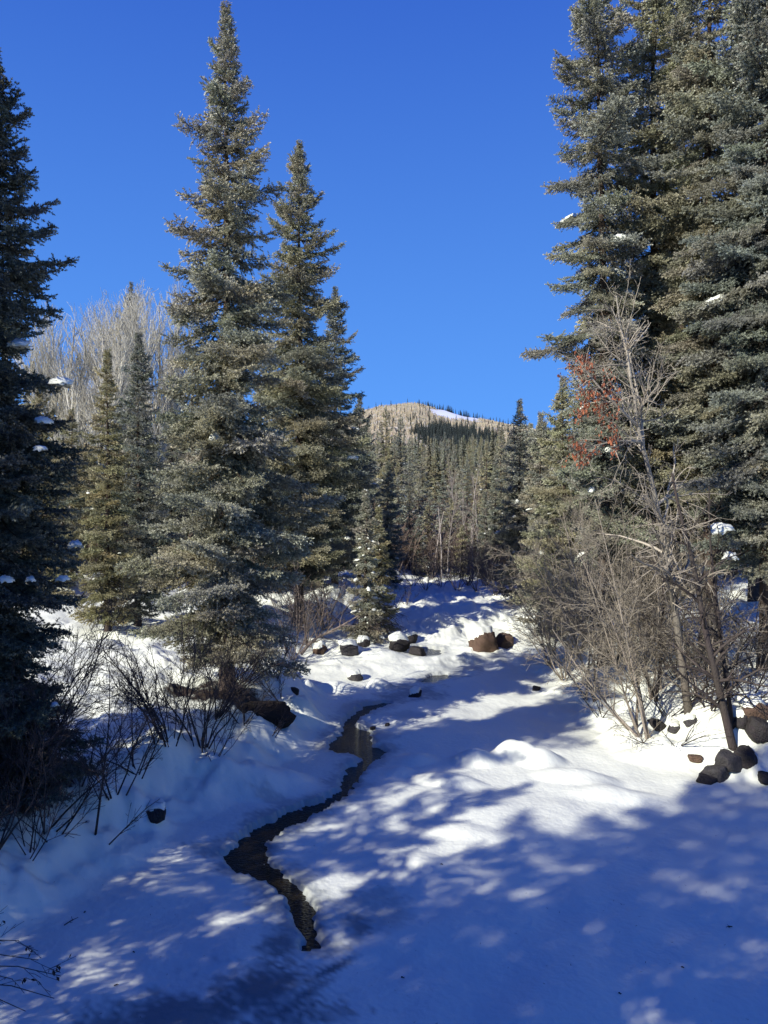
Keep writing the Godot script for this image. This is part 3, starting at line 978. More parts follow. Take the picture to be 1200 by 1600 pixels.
func far_trees() -> void:
	var frost := Color(1.08, 1.08, 1.02)
	var olive := Color(1.06, 1.02, 0.78)
	var dark := Color(0.8, 0.85, 0.85)
	var tints := [frost, olive, dark]
	var k := 0
	for s in [[783, 668, 45, 0.95], [760, 692, 49, 0.9], [774, 722, 43, 0.8], [830, 662, 42, 1.0], [745, 735, 56, 0.9], [672, 768, 52, 0.8], [655, 742, 60, 0.9], [640, 768, 50, 0.75], [692, 738, 66, 0.9], [715, 742, 72, 0.9], [622, 722, 60, 1.0], [640, 715, 75, 1.0], [660, 712, 85, 1.1], [700, 715, 90, 1.1], [730, 712, 85, 1.1], [752, 705, 80, 1.0], [680, 705, 100, 1.2], [622, 748, 47, 0.9], [720, 728, 100, 1.2], [608, 702, 80, 1.2], [655, 805, 46, 0.8], [690, 810, 47, 0.8], [722, 822, 45, 0.7], [758, 770, 45, 0.9], [795, 742, 43, 0.9], [705, 780, 50, 0.9], [742, 790, 49, 0.9], [778, 770, 48, 0.9], [668, 790, 49, 0.8], [790, 700, 60, 1.1], [800, 690, 75, 1.1]]:
		spruce_at(s[0], s[1], s[2], "spruce_tree", "small spruce in the stand closing the creek's far end", "spruces at the far end of the creek", [[0, 0.05], [0.3, s[3] * 0.6], [1.0, s[3]]], 80 + k, {"far": s[2] > 46, "bare": 0.05, "tint": tints[k % 3], "snow": 0.05, "dens": 0.85})
		k += 1
	# the wooded rise behind
	var rng := RandomNumberGenerator.new()
	rng.seed = 4
	var protos := []
	for i in 4:
		var o := spruce("spruce_tree", "spruce on the wooded rise between creek and hill", "spruces on the wooded rise", Vector3(4.0 + i * 9.0, 0, -112.0 - i * 9.0), 10.0, PackedVector2Array([Vector2(0, 0.1), Vector2(0.25, 0.8), Vector2(0.7, 1.7), Vector2(1, 2.0)]), 120 + i, {"far": true, "bare": 0.06, "tint": tints[i % 3] * 0.95, "dens": 0.7, "snow": 0.04})
		o.position.y = ground(o.position.x, o.position.z)
		protos.append(o)
	for i in 215:
		var d := 80.0 + 320.0 * pow(rng.randf(), 1.3)
		var x := rng.randf_range(-0.06, 0.26) * d
		if i > 150:
			d = rng.randf_range(33.0, 95.0)
			x = (rng.randf_range(-0.62, -0.12) if i % 2 == 0 else rng.randf_range(0.24, 0.62)) * d
		var o: Node3D = protos[i % 4].duplicate()
		o.name = numbered("spruce_tree")
		add_child(o)
		o.position = Vector3(x, ground(x, -d) - 0.1, -d)
		var s := rng.randf_range(0.7, 1.1)
		o.scale = Vector3(s, s * rng.randf_range(0.9, 1.15), s)
		o.rotation.y = rng.randf() * TAU
		if i > 150:
			o.set_meta("label", "spruce deep in the wood beside the creek" if x < 0 else "spruce deep in the wood above the far bank")
			o.set_meta("group", "spruces deep in the creekside woods")

func distant_spruces() -> void:
	# the back rows of the rise, too many and too small to tell apart
	var rng := RandomNumberGenerator.new()
	rng.seed = 44
	var f := Geo.new()
	for i in 420:
		var az := rng.randf() * TAU
		var y := pow(rng.randf(), 1.25) * 0.97 + 0.03
		var r := ((1.0 - y) * 0.19 + 0.012) * rng.randf_range(0.65, 1.1)
		var b := Vector3(0, y, 0)
		var tip := Vector3(cos(az) * r, y - r * 0.3, sin(az) * r)
		var w := Vector3(-sin(az), 0.3 * (rng.randf() - 0.5), cos(az)) * (0.012 + r * 0.14)
		var q := b.lerp(tip, rng.randf_range(0.2, 0.6))
		f.tri(q - w, q + w + Vector3(0, 0.012, 0), tip, Color(0.19, 0.185, 0.125) * rng.randf_range(0.6, 1.4))
	f.tube(PackedVector3Array([Vector3.ZERO, Vector3(0, 1.0, 0)]), PackedFloat32Array([0.012, 0.002]), 4, Color(0.09, 0.07, 0.05), Color(0.12, 0.12, 0.09))
	var xf := []
	var cl := PackedColorArray()
	for i in 700:
		var d := 120.0 + 300.0 * rng.randf()
		var x := rng.randf_range(-0.12, 0.3) * d
		var s := rng.randf_range(7.0, 12.0)
		xf.append(Transform3D(Basis(Vector3.UP, rng.randf() * TAU) * Basis.from_scale(Vector3(s, s, s)), Vector3(x, ground(x, -d) - 0.2, -d)))
		var v := rng.randf_range(0.75, 1.2)
		cl.push_back(Color(v * rng.randf_range(0.9, 1.1), v, v * rng.randf_range(0.85, 1.1)))
	for i in 1500:
		var d := 50.0 + 300.0 * pow(rng.randf(), 1.3)
		var x := (rng.randf_range(-1.0, -0.16) if i % 2 == 0 else rng.randf_range(0.3, 1.0)) * d
		var s := rng.randf_range(8.0, 13.0)
		xf.append(Transform3D(Basis(Vector3.UP, rng.randf() * TAU) * Basis.from_scale(Vector3(s, s, s)), Vector3(x, ground(x, -d) - 0.2, -d)))
		var v := rng.randf_range(0.75, 1.2)
		cl.push_back(Color(v * rng.randf_range(0.9, 1.1), v, v * rng.randf_range(0.85, 1.1)))
	var u := copies("distant_spruces", f.mesh(M.needles), xf, cl, self, "stuff")
	u.set_meta("label", "back rows of green spruces on the wooded rise below the hill")
	u.set_meta("category", "wood")

func bare_trees() -> void:
	# cottonwoods behind the left clearing
	var pale := Color(0.70, 0.66, 0.52)
	var o := wood_opts(Color(0.30, 0.26, 0.21), pale, 3, [3.0, 5.5, 6.0], {"up": 0.10, "angle": 28.0, "ratio": 0.5, "minr": 0.007, "wiggle": 0.25, "from": 0.3, "maxkid": 3.2})
	var lab := ["pale bare cottonwood left of the clearing, thin vertical twigs against the sky", "forked bare cottonwood beside the shaded left spruce", "tallest bare cottonwood with a broom of upright twigs", "bare cottonwood touching the tallest spruce's left boughs", "low bare cottonwood between the broom-shaped one and the spruce"]
	var k := 0
	for s in [[118, 472, 40], [158, 500, 38], [212, 425, 42], [248, 442, 41], [185, 470, 44]]:
		var top := spot(s[0], s[1], s[2])
		var gy := ground(top.x, top.z)
		var rng := RandomNumberGenerator.new()
		rng.seed = 60 + k
		var root := thing("cottonwood_tree", lab[k], "bare tree", Vector3(top.x, gy, top.z), "bare cottonwoods behind the clearing")
		var g := Geo.new()
		var H := top.y - gy
		var lx := (rng.randf() - 0.5) * 1.2
		var trunk := PackedVector3Array()
		for i in 9:
			var t := i / 8.0
			trunk.push_back(Vector3(lx * (t - t * t) * 1.5, H * t * 0.93, 0.3 * sin(t * 3.0 + k)))
		stem(g, rng, trunk, tapered(9, 0.16, 0.02), 0, o, H * 0.5)
		for b in 5:
			var t := rng.randf_range(0.3, 0.6)
			var az := rng.randf() * TAU
			grow(g, rng, trunk[int(t * 8)], Vector3(cos(az) * 0.45, 1, sin(az) * 0.45).normalized(), H * (0.95 - t), 0.07, 1, o)
		part("trunk_and_twigs", g.mesh(M.bark), root)
		k += 1
	# aspens at the far end of the creek
	var oa := wood_opts(Color(0.42, 0.38, 0.33), Color(0.30, 0.25, 0.2), 2, [5.0, 8.0], {"up": 0.06, "angle": 40.0, "ratio": 0.22, "minr": 0.006, "from": 0.3, "wiggle": 0.2})
	k = 0
	for s in [[712, 715, 55], [735, 725, 52], [725, 760, 48], [748, 745, 47], [700, 770, 46], [757, 770, 45], [690, 790, 44], [718, 800, 45], [738, 790, 43], [770, 800, 43], [708, 735, 62], [680, 800, 46]]:
		var top := spot(s[0], s[1], s[2])
		var gy := ground(top.x, top.z)
		var rng := RandomNumberGenerator.new()
		rng.seed = 160 + k
		var root := thing("aspen_tree", "bare pale aspen before the spruces at the creek's far end", "bare tree", Vector3(top.x, gy, top.z), "bare aspens at the far end of the creek")
		var g := Geo.new()
		var H := top.y - gy
		var lx := (rng.randf() - 0.5) * 1.4
		var trunk := PackedVector3Array()
		for i in 8:
			var t := i / 7.0
			trunk.push_back(Vector3(lx * t * t, H * t, 0.2 * sin(t * 5.0 + k)))
		stem(g, rng, trunk, tapered(8, 0.05, 0.012), 0, oa, H)
		part("trunk_and_twigs", g.mesh(M.bark), root)
		k += 1

func thickets() -> void:
	var tan_twig := Color(0.37, 0.32, 0.23)
	var grey := Color(0.13, 0.11, 0.09)
	var darkb := Color(0.06, 0.05, 0.042)
	# ---- the leaning bare tree with rust-red leaves
	var rng := RandomNumberGenerator.new()
	rng.seed = 31
	var b := foot(1077, 1112)
	var d := -b.z
	var at := thing("leaning_alder", "leaning bare tree with a tuft of rust-red dead leaves on the right bank", "bare tree", b)
	var o := wood_opts(Color(0.52, 0.47, 0.36), Color(0.42, 0.365, 0.27), 3, [3.2, 7.0, 8.0], {"up": -0.03, "angle": 50.0, "ratio": 0.36, "minr": 0.004, "from": 0.25, "wiggle": 0.5, "maxkid": 2.0, "foot": Color(0.09, 0.075, 0.06)})  # dark foot tone: darker base bark, with the lower trunk's shade painted in
	var g := Geo.new()
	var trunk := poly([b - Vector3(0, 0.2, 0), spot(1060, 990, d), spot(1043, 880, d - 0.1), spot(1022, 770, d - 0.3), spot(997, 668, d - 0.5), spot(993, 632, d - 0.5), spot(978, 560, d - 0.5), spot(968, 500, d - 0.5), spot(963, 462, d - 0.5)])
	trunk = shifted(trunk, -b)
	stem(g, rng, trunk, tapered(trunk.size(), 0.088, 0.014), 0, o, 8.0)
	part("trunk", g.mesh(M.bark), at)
	var lim := [[spot(1000, 690, d - 0.5), spot(960, 690, d - 0.8), spot(908, 702, d - 1.0)], [spot(995, 665, d - 0.5), spot(950, 620, d - 0.9), spot(915, 580, d - 1.0), spot(897, 555, d - 1.1)], [spot(997, 640, d - 0.5), spot(1012, 622, d - 0.3), spot(1030, 600, d - 0.2), spot(1034, 570, d - 0.2)], [spot(985, 590, d - 0.5), spot(975, 530, d - 0.6), spot(955, 480, d - 0.7)], [spot(1005, 700, d - 0.4), spot(1000, 640, d - 0.3), spot(985, 560, d), spot(972, 500, d)], [spot(1025, 790, d - 0.3), spot(1058, 770, d), spot(1056, 820, d), spot(1048, 850, d)]]
	var tips := []
	for i in lim.size():
		var gg := Geo.new()
		var lp := shifted(poly(lim[i]), -b)
		o.tips = []
		if i == 1 or i == 0:
			o.leaf = 0.6
		else:
			o.erase("leaf")
		stem(gg, rng, lp, tapered(lp.size(), 0.036, 0.009), 1, o, 3.2)
		tips.append_array(o.tips)
		part("limb", gg.mesh(M.bark), at)
	o.erase("leaf")
	var lf := Geo.new()
	lf.tri(Vector3(0, 0, 0), Vector3(0.5, -0.15, 0.32), Vector3(1.0, -0.35, 0.0), Color(1, 1, 1))
	lf.tri(Vector3(0, 0, 0), Vector3(1.0, -0.35, 0.0), Vector3(0.5, -0.05, -0.32), Color(1, 1, 1))
	var lx := []
	var lc := PackedColorArray()
	for p in tips:
		var wp: Vector3 = p + b
		var sx: float = 600.0 + F * wp.x / -wp.z
		var sy: float = 800.0 - F * (wp.y - EYE) / -wp.z
		if sx > 968 or sy < 545 or sy > 720:
			continue
		for q in 3:
			var s := rng.randf_range(0.05, 0.085)
			lx.append(Transform3D(Basis(Vector3.UP, rng.randf() * TAU) * Basis(Vector3(0, 0, 1), rng.randf_range(-1.6, 0.1)) * Basis.from_scale(Vector3.ONE * s), p + Vector3(rng.randf_range(-0.06, 0.06), rng.randf_range(-0.14, 0.0), rng.randf_range(-0.06, 0.06))))
			var v := rng.randf_range(0.7, 1.3)
			lc.push_back(Color(0.33 * v, 0.115 * v, 0.055 * v))
	if lx.size() > 0:
		copies("leaves", lf.mesh(M.leaf), lx, lc, at, "stuff")
	# ---- dark leaning trunks at the right
	var dk := wood_opts(darkb, Color(0.085, 0.07, 0.058), 3, [4.0, 7.0, 6.0], {"up": -0.05, "angle": 55.0, "ratio": 0.3, "minr": 0.003, "from": 0.1, "wiggle": 0.5, "maxkid": 1.5})
	var ts := [["thick dark trunk rising from the bank rocks, leaning left", [[1150, 1172], [1122, 1070], [1100, 975], [1085, 890], [1062, 800], [1050, 740]], 0.085], ["thinner dark trunk just behind the thick one over the rocks", [[1147, 1140], [1132, 1040], [1122, 960], [1110, 850], [1108, 760]], 0.05], ["bent dark stem forked near the snow under the leaning tree", [[1022, 1098], [1032, 1030], [1036, 950], [1034, 868], [1010, 790]], 0.045]]
	for i in ts.size():
		var p0 := foot(ts[i][1][0][0], ts[i][1][0][1])
		var tr := thing("alder_trunk", ts[i][0], "bare tree", p0)
		var pp := [p0 - Vector3(0, 0.25, 0)]
		for q in range(1, ts[i][1].size()):
			pp.append(spot(ts[i][1][q][0], ts[i][1][q][1], -p0.z + q * 0.15))
		var sp := shifted(poly(pp), -p0)
		var gg := Geo.new()
		stem(gg, rng, sp, tapered(sp.size(), ts[i][2], ts[i][2] * 0.25), 0, dk, 5.0)
		part("trunk", gg.mesh(M.bark), tr)
	# ---- the tangle of willow on the right bank
	var wo := wood_opts(Color(0.24, 0.20, 0.155), tan_twig, 3, [4.5, 7.0, 5.0], {"up": -0.01, "angle": 44.0, "ratio": 0.42, "minr": 0.0036, "wiggle": 0.4, "maxkid": 1.5, "from": 0.15})
	var fans := [["willow clump fanning left from the snow beside the rocks", [[1000, 1150]], [[907, 860, 15.2], [880, 820, 15.6], [948, 960, 15.0], [863, 983, 14.8], [930, 780, 16.0], [840, 1010, 15.0], [965, 900, 15.6], [1010, 980, 15.4]]], ["willow clump behind the fan-shaped one, pale stems", [[930, 1085]], [[850, 880, 18.5], [880, 800, 19.0], [905, 780, 19.0], [870, 930, 18.0], [940, 860, 18.8], [835, 990, 18.0]]], ["willow clump under the leaning tree with twigs caught in light", [[1030, 1085]], [[985, 860, 17.4], [1010, 800, 17.8], [950, 900, 17.2], [1040, 900, 17.5], [970, 780, 18.2]]], ["far willow clump at the end of the right bank thicket", [[862, 1040]], [[835, 930, 23.0], [850, 860, 23.5], [880, 840, 24.0], [900, 900, 23.5], [845, 975, 22.5]]]]
	for i in fans.size():
		var p0 := foot(fans[i][1][0][0], fans[i][1][0][1])
		var sh := thing("willow_shrub", fans[i][0], "shrub", p0)
		var gg := Geo.new()
		for s in fans[i][2]:
			var dd: float = -p0.z + rng.randf_range(-0.5, 0.9)
			var e := spot(s[0], s[1], dd)
			var st0 := p0 + Vector3(rng.randf_range(-0.2, 0.2), -0.15, rng.randf_range(-0.2, 0.2))
			var mid := st0.lerp(e, 0.5) + Vector3(rng.randf_range(-0.12, 0.2), rng.randf_range(-0.1, 0.1), 0)
			var sp := shifted(poly([st0, mid, e]), -p0)
			stem(gg, rng, sp, tapered(sp.size(), rng.randf_range(0.02, 0.038), 0.006), 0, wo, (e - st0).length())
		part("stems", gg.mesh(M.bark), sh)
	# fill shrubs: sight x, y of the foot, stems, height, spread
	var n := 0
	for s in [[880, 1060, 10, 3.0, 0.6], [905, 1020, 11, 3.8, 0.55], [960, 1040, 10, 3.6, 0.55], [1000, 1050, 9, 3.4, 0.6], [1060, 1060, 10, 3.6, 0.6], [1100, 1040, 10, 3.4, 0.6], [1090, 1090, 8, 2.6, 0.7], [1005, 1160, 9, 0.9, 1.4], [925, 1000, 11, 4.2, 0.5], [860, 985, 9, 2.6, 0.6], [975, 1005, 10, 4.4, 0.5], [1140, 1075, 9, 2.8, 0.6], [1180, 1060, 9, 3.0, 0.6], [1030, 1020, 10, 4.2, 0.5]]:
		shrub("willow_shrub", ["tangled tan shrub low on the right bank slope", "dense twiggy shrub in the right bank thicket"][n % 2], "shrub", foot(s[0], s[1]), s[2], s[3], s[4], 200 + n, wo, "tangled shrubs of the right bank thicket", Vector3(-0.35, 0, 0.1))
		n += 1
	n = 0
	for s in [[1110, 1110, 8, 2.2, 0.8], [1165, 1100, 9, 2.6, 0.7], [1195, 1135, 8, 2.0, 0.8], [1062, 1165, 6, 1.0, 1.2], [1045, 1120, 8, 1.8, 0.9], [1130, 1060, 9, 3.4, 0.6], [1190, 1030, 9, 3.4, 0.6], [940, 1120, 7, 1.4, 1.0]]:
		shrub("dark_shrub", ["dark drooping twigs between the leaning trunks", "dark twigs over the rock pile beside the thick trunk", "dark twigs against the right edge above the reddish boulder", "low dark twigs left of the rock pile in lit snow", "dark twigs at the willow clump's right side", "dark shrub high on the bank behind the leaning trunks", "dark shrub high on the bank at the right edge", "low dark twigs left of the willow clump's foot"][n], "shrub", foot(s[0], s[1]), s[2], s[3], s[4], 320 + n, dk, "dark twigs round the right bank trunks")
		n += 1
	# ---- left bank
	var lo := wood_opts(darkb, Color(0.10, 0.08, 0.07), 3, [9.0, 12.0, 8.0], {"up": 0.04, "angle": 40.0, "ratio": 0.38, "minr": 0.003, "wiggle": 0.5})
	var sap := [["slender bare sapling standing alone on the left snow slope", [[147, 1305], [160, 1220], [170, 1130], [171, 1040]], 0.02], ["thin dark sapling behind the slender one, twin tips", [[208, 1200], [206, 1120], [205, 1020]], 0.014], ["crooked bare stem reaching right over the left snow", [[160, 1315], [200, 1290], [232, 1260], [250, 1248]], 0.012], ["curved sapling left of the dark stem clump, leaning right", [[245, 1165], [232, 1130], [205, 1080], [190, 1060]], 0.018]]
	for i in sap.size():
		var p0 := foot(sap[i][1][0][0], sap[i][1][0][1])
		var tr := thing("sapling", sap[i][0], "sapling", p0)
		var pp := [p0 - Vector3(0, 0.15, 0)]
		for q in range(1, sap[i][1].size()):
			pp.append(spot(sap[i][1][q][0], sap[i][1][q][1], -p0.z + q * 0.05))
		var sp := shifted(poly(pp), -p0)
		var gg := Geo.new()
		stem(gg, rng, sp, tapered(sp.size(), sap[i][2], 0.004), 0, lo, (sp[sp.size() - 1] - sp[0]).length())
		part("stem", gg.mesh(M.bark), tr)
	n = 0
	for s in [[265, 1165, 12, 2.3, 0.45, "clump of dark upright stems before the tallest spruce"], [315, 1170, 12, 2.3, 0.5, "second dark stem clump, right of the first on the bank edge"], [330, 1190, 7, 1.0, 1.2, "low spreading twigs on the bank edge above the creek"], [215, 1215, 6, 1.3, 0.7, "thin twiggy shrub among the saplings"], [120, 1230, 7, 1.4, 0.8, "fine twiggy shrub under the dark edge spruce"], [30, 1260, 10, 2.7, 0.5, "tall pale-stemmed shrub at the left edge before the dark spruce"], [-15, 1330, 9, 2.4, 0.6, "shrub at the left edge nearest the bridge, fine dark twigs"], [90, 1310, 5, 1.1, 1.0, "small shrub poking through lit snow lumps at left"], [70, 1300, 7, 1.8, 0.7, "fine dark shrub on the left slope above the lit snow lumps"], [-5, 1250, 9, 3.0, 0.45, "tallest pale stems at the left edge before the dark spruce"], [45, 1340, 6, 1.5, 0.9, "low twigs at the left edge over the left ice"], [180, 1245, 7, 1.7, 0.7, "thin shrub between the slender sapling and the dark stem clump"], [380, 1130, 8, 1.2, 0.9, "twigs beside the dark earth mound"], [425, 1150, 6, 0.9, 1.3, "drooping twigs hanging over the mound's right end"], [335, 1120, 10, 2.4, 0.6, "stems in front of the tallest spruce's trunk"]]:
		shrub("bare_shrub", s[5], "shrub", foot(s[0], s[1]), s[2], s[3], s[4], 230 + n, lo)
		n += 1
	var lit := wood_opts(Color(0.16, 0.13, 0.105), Color(0.22, 0.175, 0.135), 3, [5.0, 7.0, 6.0], {"up": 0.03, "angle": 42.0, "ratio": 0.36, "minr": 0.0045, "wiggle": 0.4})
	n = 0
	for s in [[430, 1060, 10, 2.8, 0.6], [455, 1030, 10, 3.0, 0.6], [480, 1010, 10, 2.8, 0.6], [510, 985, 10, 3.2, 0.6], [410, 1010, 10, 3.0, 0.6], [545, 985, 7, 1.7, 0.7], [575, 975, 8, 1.6, 0.8], [470, 985, 8, 2.4, 0.6], [610, 960, 7, 1.5, 0.8], [635, 945, 7, 1.5, 0.8], [440, 1095, 6, 1.2, 1.0], [715, 922, 10, 2.4, 0.6], [745, 925, 10, 2.4, 0.6], [775, 930, 10, 2.4, 0.6], [690, 918, 10, 2.4, 0.6], [800, 945, 9, 2.2, 0.7], [665, 922, 10, 2.2, 0.7], [730, 915, 10, 2.8, 0.6], [760, 915, 10, 2.8, 0.6], [700, 905, 10, 2.8, 0.6], [675, 905, 10, 2.6, 0.6], [785, 915, 10, 2.8, 0.6], [645, 915, 9, 2.2, 0.7]]:
		shrub("bare_shrub", "sunlit brown shrub between the spruces on the left bank" if s[0] < 650 else "brown shrub at the foot of the far spruces", "shrub", foot(s[0], s[1]), s[2], s[3], s[4], 260 + n, lit, "brown shrubs along the creek's upper banks")
		n += 1
	# fallen pale branch on the left bank
	var fb := foot(478, 1030)
	var ft := thing("fallen_branch", "pale fallen branch propped on the rocks of the left bank", "branch", fb)
	var fg := Geo.new()
	var fp := shifted(poly([spot(470, 1022, -fb.z), spot(492, 998, -fb.z), spot(520, 985, -fb.z - 0.1), spot(560, 962, -fb.z - 0.3)]), -fb)
	stem(fg, rng, fp, tapered(fp.size(), 0.06, 0.015), 1, lit, 2.0)
	part("wood", fg.mesh(M.bark), ft)
	# overhanging twigs with seed leaves, bottom left
	var od := wood_opts(darkb, darkb, 2, [8.0, 12.0], {"up": -0.10, "angle": 38.0, "ratio": 0.35, "minr": 0.0022, "wiggle": 0.3, "leaf": 0.4, "from": 0.1})
	var ob := Vector3(-4.6, 1.6, -6.6)
	var ov := thing("overhanging_shrub", "drooping twigs with small dark leaves in the lower left corner", "shrub", Vector3(-4.6, ground(-4.6, -6.6), -6.6))
	var og := Geo.new()
	for e in [[85, 1560, 6.8], [60, 1500, 6.9], [40, 1580, 6.7], [95, 1525, 7.0], [20, 1530, 6.6], [30, 1470, 7.1]]:
		var ep := spot(e[0], e[1], e[2])
		var st0 := ov.position + Vector3(rng.randf_range(-0.1, 0.1), -0.1, rng.randf_range(-0.1, 0.1))
		var sp := shifted(poly([st0, st0 + Vector3(0.1, 0.9, 0), st0.lerp(ep, 0.6) + Vector3(0, 0.55, 0), ep]), -ov.position)
		stem(og, rng, sp, tapered(sp.size(), 0.012, 0.003), 0, od, 1.8)
	part("stems", og.mesh(M.bark), ov)
	lx = []
	lc = PackedColorArray()
	for p in od.tips:
		var s := rng.randf_range(0.03, 0.055)
		lx.append(Transform3D(Basis(Vector3.UP, rng.randf() * TAU) * Basis(Vector3(0, 0, 1), rng.randf_range(-1.6, 0.1)) * Basis.from_scale(Vector3.ONE * s), p))
		lc.push_back(Color(0.05, 0.035, 0.025) * rng.randf_range(0.7, 1.3))
	copies("leaves", lf.mesh(M.leaf), lx, lc, ov, "stuff")

func rocks() -> void:
	var brown := Color(0.12, 0.078, 0.052)
	var grey := Color(0.065, 0.06, 0.056)
	var dk := Color(0.042, 0.037, 0.034)
	rock(756, 1014, Vector3(0.64, 0.5, 0.55), "large brown boulder with a flat snow top at the right bank upstream", 1, true, brown, 0.18)
	rock(788, 1008, Vector3(0.42, 0.4, 0.4), "brown stone against the large boulder's right side", 2, false, brown, 0.3)
	rock(570, 1010, Vector3(0.36, 0.26, 0.3), "snow-capped dark rock left of the small cascade", 3, true, dk, 0.3)
	rock(625, 1010, Vector3(0.5, 0.3, 0.4), "wide snow-covered rock at the head of the cascade", 4, true, dk, 0.3)
	rock(652, 1018, Vector3(0.45, 0.18, 0.3), "wet dark rock beside the upper pool", 5, false, dk, 0.4)
	rock(640, 1000, Vector3(0.4, 0.2, 0.3), "dark rock showing under snow above the upper pool", 6, true, dk, 0.35)
	rock(555, 1062, Vector3(0.28, 0.22, 0.25), "round grey stone with a snow cap on the left ice", 7, true, grey, 0.35)
	rock(650, 1088, Vector3(0.24, 0.16, 0.2), "small dark stone with snow on top in mid ice", 8, true, dk, 0.35)
	rock(838, 1078, Vector3(0.13, 0.11, 0.12), "small dark stone lying on snow below the right thicket", 9, false, dk, 0.3)
	rock(605, 1133, Vector3(0.1, 0.05, 0.08), "flat dark stone on the ice right of the water", 10, false, dk, 0.4)
	rock(583, 1138, Vector3(0.1, 0.05, 0.08), "flat wet stone at the water's right edge", 11, false, dk, 0.4)
	rock(500, 1020, Vector3(0.35, 0.28, 0.3), "brown rock under twigs on the left bank", 12, true, brown, 0.35)
	rock(545, 1018, Vector3(0.4, 0.28, 0.3), "snow-buried rock between the left bank and cascade", 13, true, grey, 0.35)
	rock(460, 1082, Vector3(0.16, 0.13, 0.15), "dark stone low on the left bank by the stems", 14, false, dk, 0.35)
	rock(425, 1128, Vector3(0.2, 0.18, 0.2), "dark stone at the foot of the earth mound", 15, false, dk, 0.35)
	rock(245, 1272, Vector3(0.24, 0.13, 0.2), "flat dark rock under a snow lip on the left slope", 16, true, dk, 0.35)
	var em := foot(392, 1108)
	var emt := thing("earth_mound", "dark bare earth mound at the foot of the tallest spruce", "mound", em - Vector3(0, 0.12, 0))
	emt.rotation.y = 0.35
	part("earth", rock_mesh(71, Vector3(0.95, 0.34, 0.6), Color(0.03, 0.024, 0.019), false)[0], emt)
	# the pile at the right edge
	rock(1140, 1195, Vector3(0.34, 0.26, 0.3), "rounded grey boulder at the foot of the thick dark trunk", 17, false, grey, 0.3)
	rock(1118, 1215, Vector3(0.3, 0.26, 0.28), "angular grey boulder leaning on the rounded one", 18, false, grey, 0.3)
	rock(1105, 1222, Vector3(0.24, 0.12, 0.22), "low black rock at the left end of the rock pile", 19, false, dk, 0.3)
	rock(1165, 1190, Vector3(0.25, 0.25, 0.25), "dark boulder right of the thick trunk", 20, false, dk, 0.3)
	rock(1185, 1150, Vector3(0.36, 0.3, 0.3), "tall shaded boulder at the right edge, upper part of the pile", 21, false, dk, 0.3)
	rock(1180, 1118, Vector3(0.36, 0.26, 0.3), "reddish boulder above the shaded one at the right edge", 22, true, brown, 0.3)
	rock(1198, 1218, Vector3(0.2, 0.12, 0.2), "small black rock alone in snow at the right edge", 23, false, dk, 0.35)
	rock(1085, 1188, Vector3(0.17, 0.1, 0.15), "small brown stone in lit snow left of the pile", 24, false, brown, 0.35)
	rock(1055, 1140, Vector3(0.2, 0.13, 0.18), "speckled stone behind the willow clump's foot", 25, true, grey, 0.35)
	rock(1080, 1132, Vector3(0.18, 0.13, 0.16), "pale stone beside the leaning tree's foot", 26, true, grey, 0.35)
	rock(1025, 1135, Vector3(0.2, 0.15, 0.2), "dark stone in the willow clump", 27, false, dk, 0.35)
	rock(1160, 1130, Vector3(0.25, 0.2, 0.25), "shaded stone behind the two dark trunks", 28, true, dk, 0.35)

	# small bits lying on the snow
	var rng := RandomNumberGenerator.new()
	rng.seed = 8
	for q in [[1144, 1452, 0.10, "forked dark twig lying alone on the shaded snow at right"], [1069, 1517, 0.04, "tiny dark scrap on the shaded snow below the forked twig"], [967, 1553, 0.06, "dark twig on the shaded snow near the lower edge"], [627, 1530, 0.06, "small forked twig on the snow right of the refrozen crack"], [692, 1353, 0.04, "dark scrap at the edge of the lit snow in mid creek"], [131, 1430, 0.05, "dark scrap on the left ice below the lit snow streak"], [100, 1448, 0.22, "long thin twig on the left ice"], [210, 1492, 0.04, "dark scrap midway on the left ice"], [178, 1543, 0.05, "dark twig low on the left ice"]]:
		var p := foot(q[0], q[1])
		var tw := thing("fallen_twig", q[3], "twig", p)
		var gg := Geo.new()
		var az := rng.randf() * TAU
		var dir := Vector3(cos(az), 0.15, sin(az) * 0.7)
		var l: float = q[2]
		var col := Color(0.04, 0.03, 0.022)
		gg.tube(PackedVector3Array([Vector3(0, 0.004, 0), dir * l * 0.5 + Vector3(0, 0.01, 0), dir * l]), PackedFloat32Array([0.006, 0.005, 0.003]), 4, col, col)
		gg.tube(PackedVector3Array([dir * l * 0.4, dir * l * 0.4 + Vector3(-dir.z, 0.3, dir.x) * l * 0.4]), PackedFloat32Array([0.004, 0.002]), 3, col, col)
		gg.tube(PackedVector3Array([dir * l * 0.6, dir * l * 0.7 + Vector3(dir.z, 0.2, -dir.x) * l * 0.4]), PackedFloat32Array([0.004, 0.002]), 3, col, col)
		part("wood", gg.mesh(M.bark), tw)

	# needles and scraps dropped on the snow
	var sc := Geo.new()
	sc.tri(Vector3(-1, 0, -0.12), Vector3(1, 0.1, 0), Vector3(-0.8, 0.05, 0.2), Color(0.05, 0.038, 0.026))
	sc.tri(Vector3(0, 0.02, 0), Vector3(0.5, 0.15, 0.5), Vector3(0.2, 0.05, -0.1), Color(0.05, 0.038, 0.026))
	var xf := []
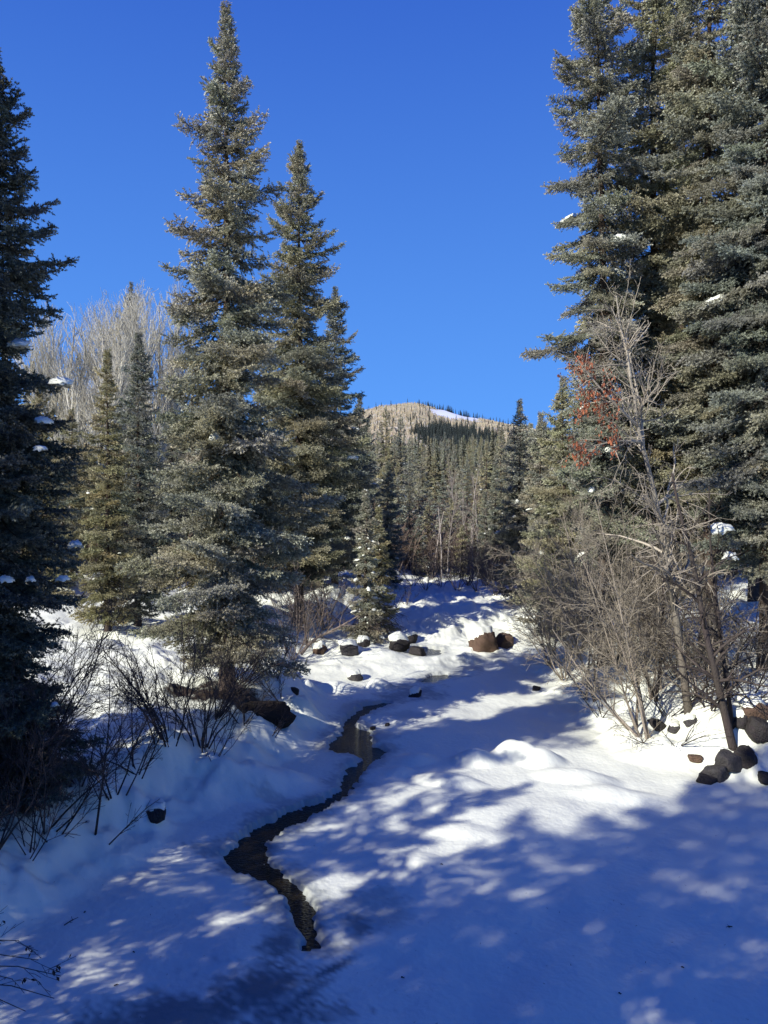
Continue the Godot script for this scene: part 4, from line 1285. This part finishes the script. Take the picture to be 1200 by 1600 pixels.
	for i in 420:
		var d := rng.randf_range(7.4, 17.0)
		var x := rng.randf_range(-0.5, 0.5) * d
		if outline(x, -d) > -0.2:
			continue
		var s := rng.randf_range(0.006, 0.02)
		xf.append(Transform3D(Basis(Vector3.UP, rng.randf() * TAU) * Basis.from_scale(Vector3(s, s, s)), Vector3(x, ground(x, -d) + 0.004, -d)))
	var nl := copies("needle_litter", sc.mesh(M.bark), xf, PackedColorArray(), self, "stuff")
	nl.set_meta("label", "dark needles and scraps scattered on the near snow")
	nl.set_meta("category", "litter")

func undergrowth() -> void:
	var rng := RandomNumberGenerator.new()
	rng.seed = 15
	var o := wood_opts(Color(0.16, 0.13, 0.105), Color(0.21, 0.165, 0.125), 2, [3.5, 4.0], {"up": 0.04, "angle": 36.0, "ratio": 0.4, "minr": 0.009, "wiggle": 0.3})
	var g := Geo.new()
	for i in 7:
		var az := rng.randf() * TAU
		grow(g, rng, Vector3(cos(az), 0, sin(az)) * 0.2, Vector3(cos(az) * 0.4, 1, sin(az) * 0.4).normalized(), rng.randf_range(1.2, 2.2), 0.02, 0, o)
	var xf := []
	var cl := PackedColorArray()
	for i in 2800:
		var d := 44.0 + 110.0 * pow(rng.randf(), 1.4)
		var x := rng.randf_range(-0.1, 0.3) * d
		if i % 4 == 0:
			d = rng.randf_range(30.0, 75.0)
			x = (rng.randf_range(-0.6, -0.13) if i % 8 == 0 else rng.randf_range(0.22, 0.6)) * d
		if x > curve_at(toe_l, d) - 0.5 and x < curve_at(toe_r, d) + 0.5 and d < 47.0:
			continue
		var s := rng.randf_range(0.6, 1.3)
		xf.append(Transform3D(Basis(Vector3.UP, rng.randf() * TAU) * Basis.from_scale(Vector3(s * 1.2, s, s * 1.2)), Vector3(x, ground(x, -d) - 0.1, -d)))
		var v := rng.randf_range(0.7, 1.3)
		cl.push_back(Color(v * 1.05, v, v * 0.95))
	var u := copies("undergrowth", g.mesh(M.bark), xf, cl, self, "stuff")
	u.set_meta("label", "brown leafless undergrowth on the forest floor beyond the creek")
	u.set_meta("category", "undergrowth")
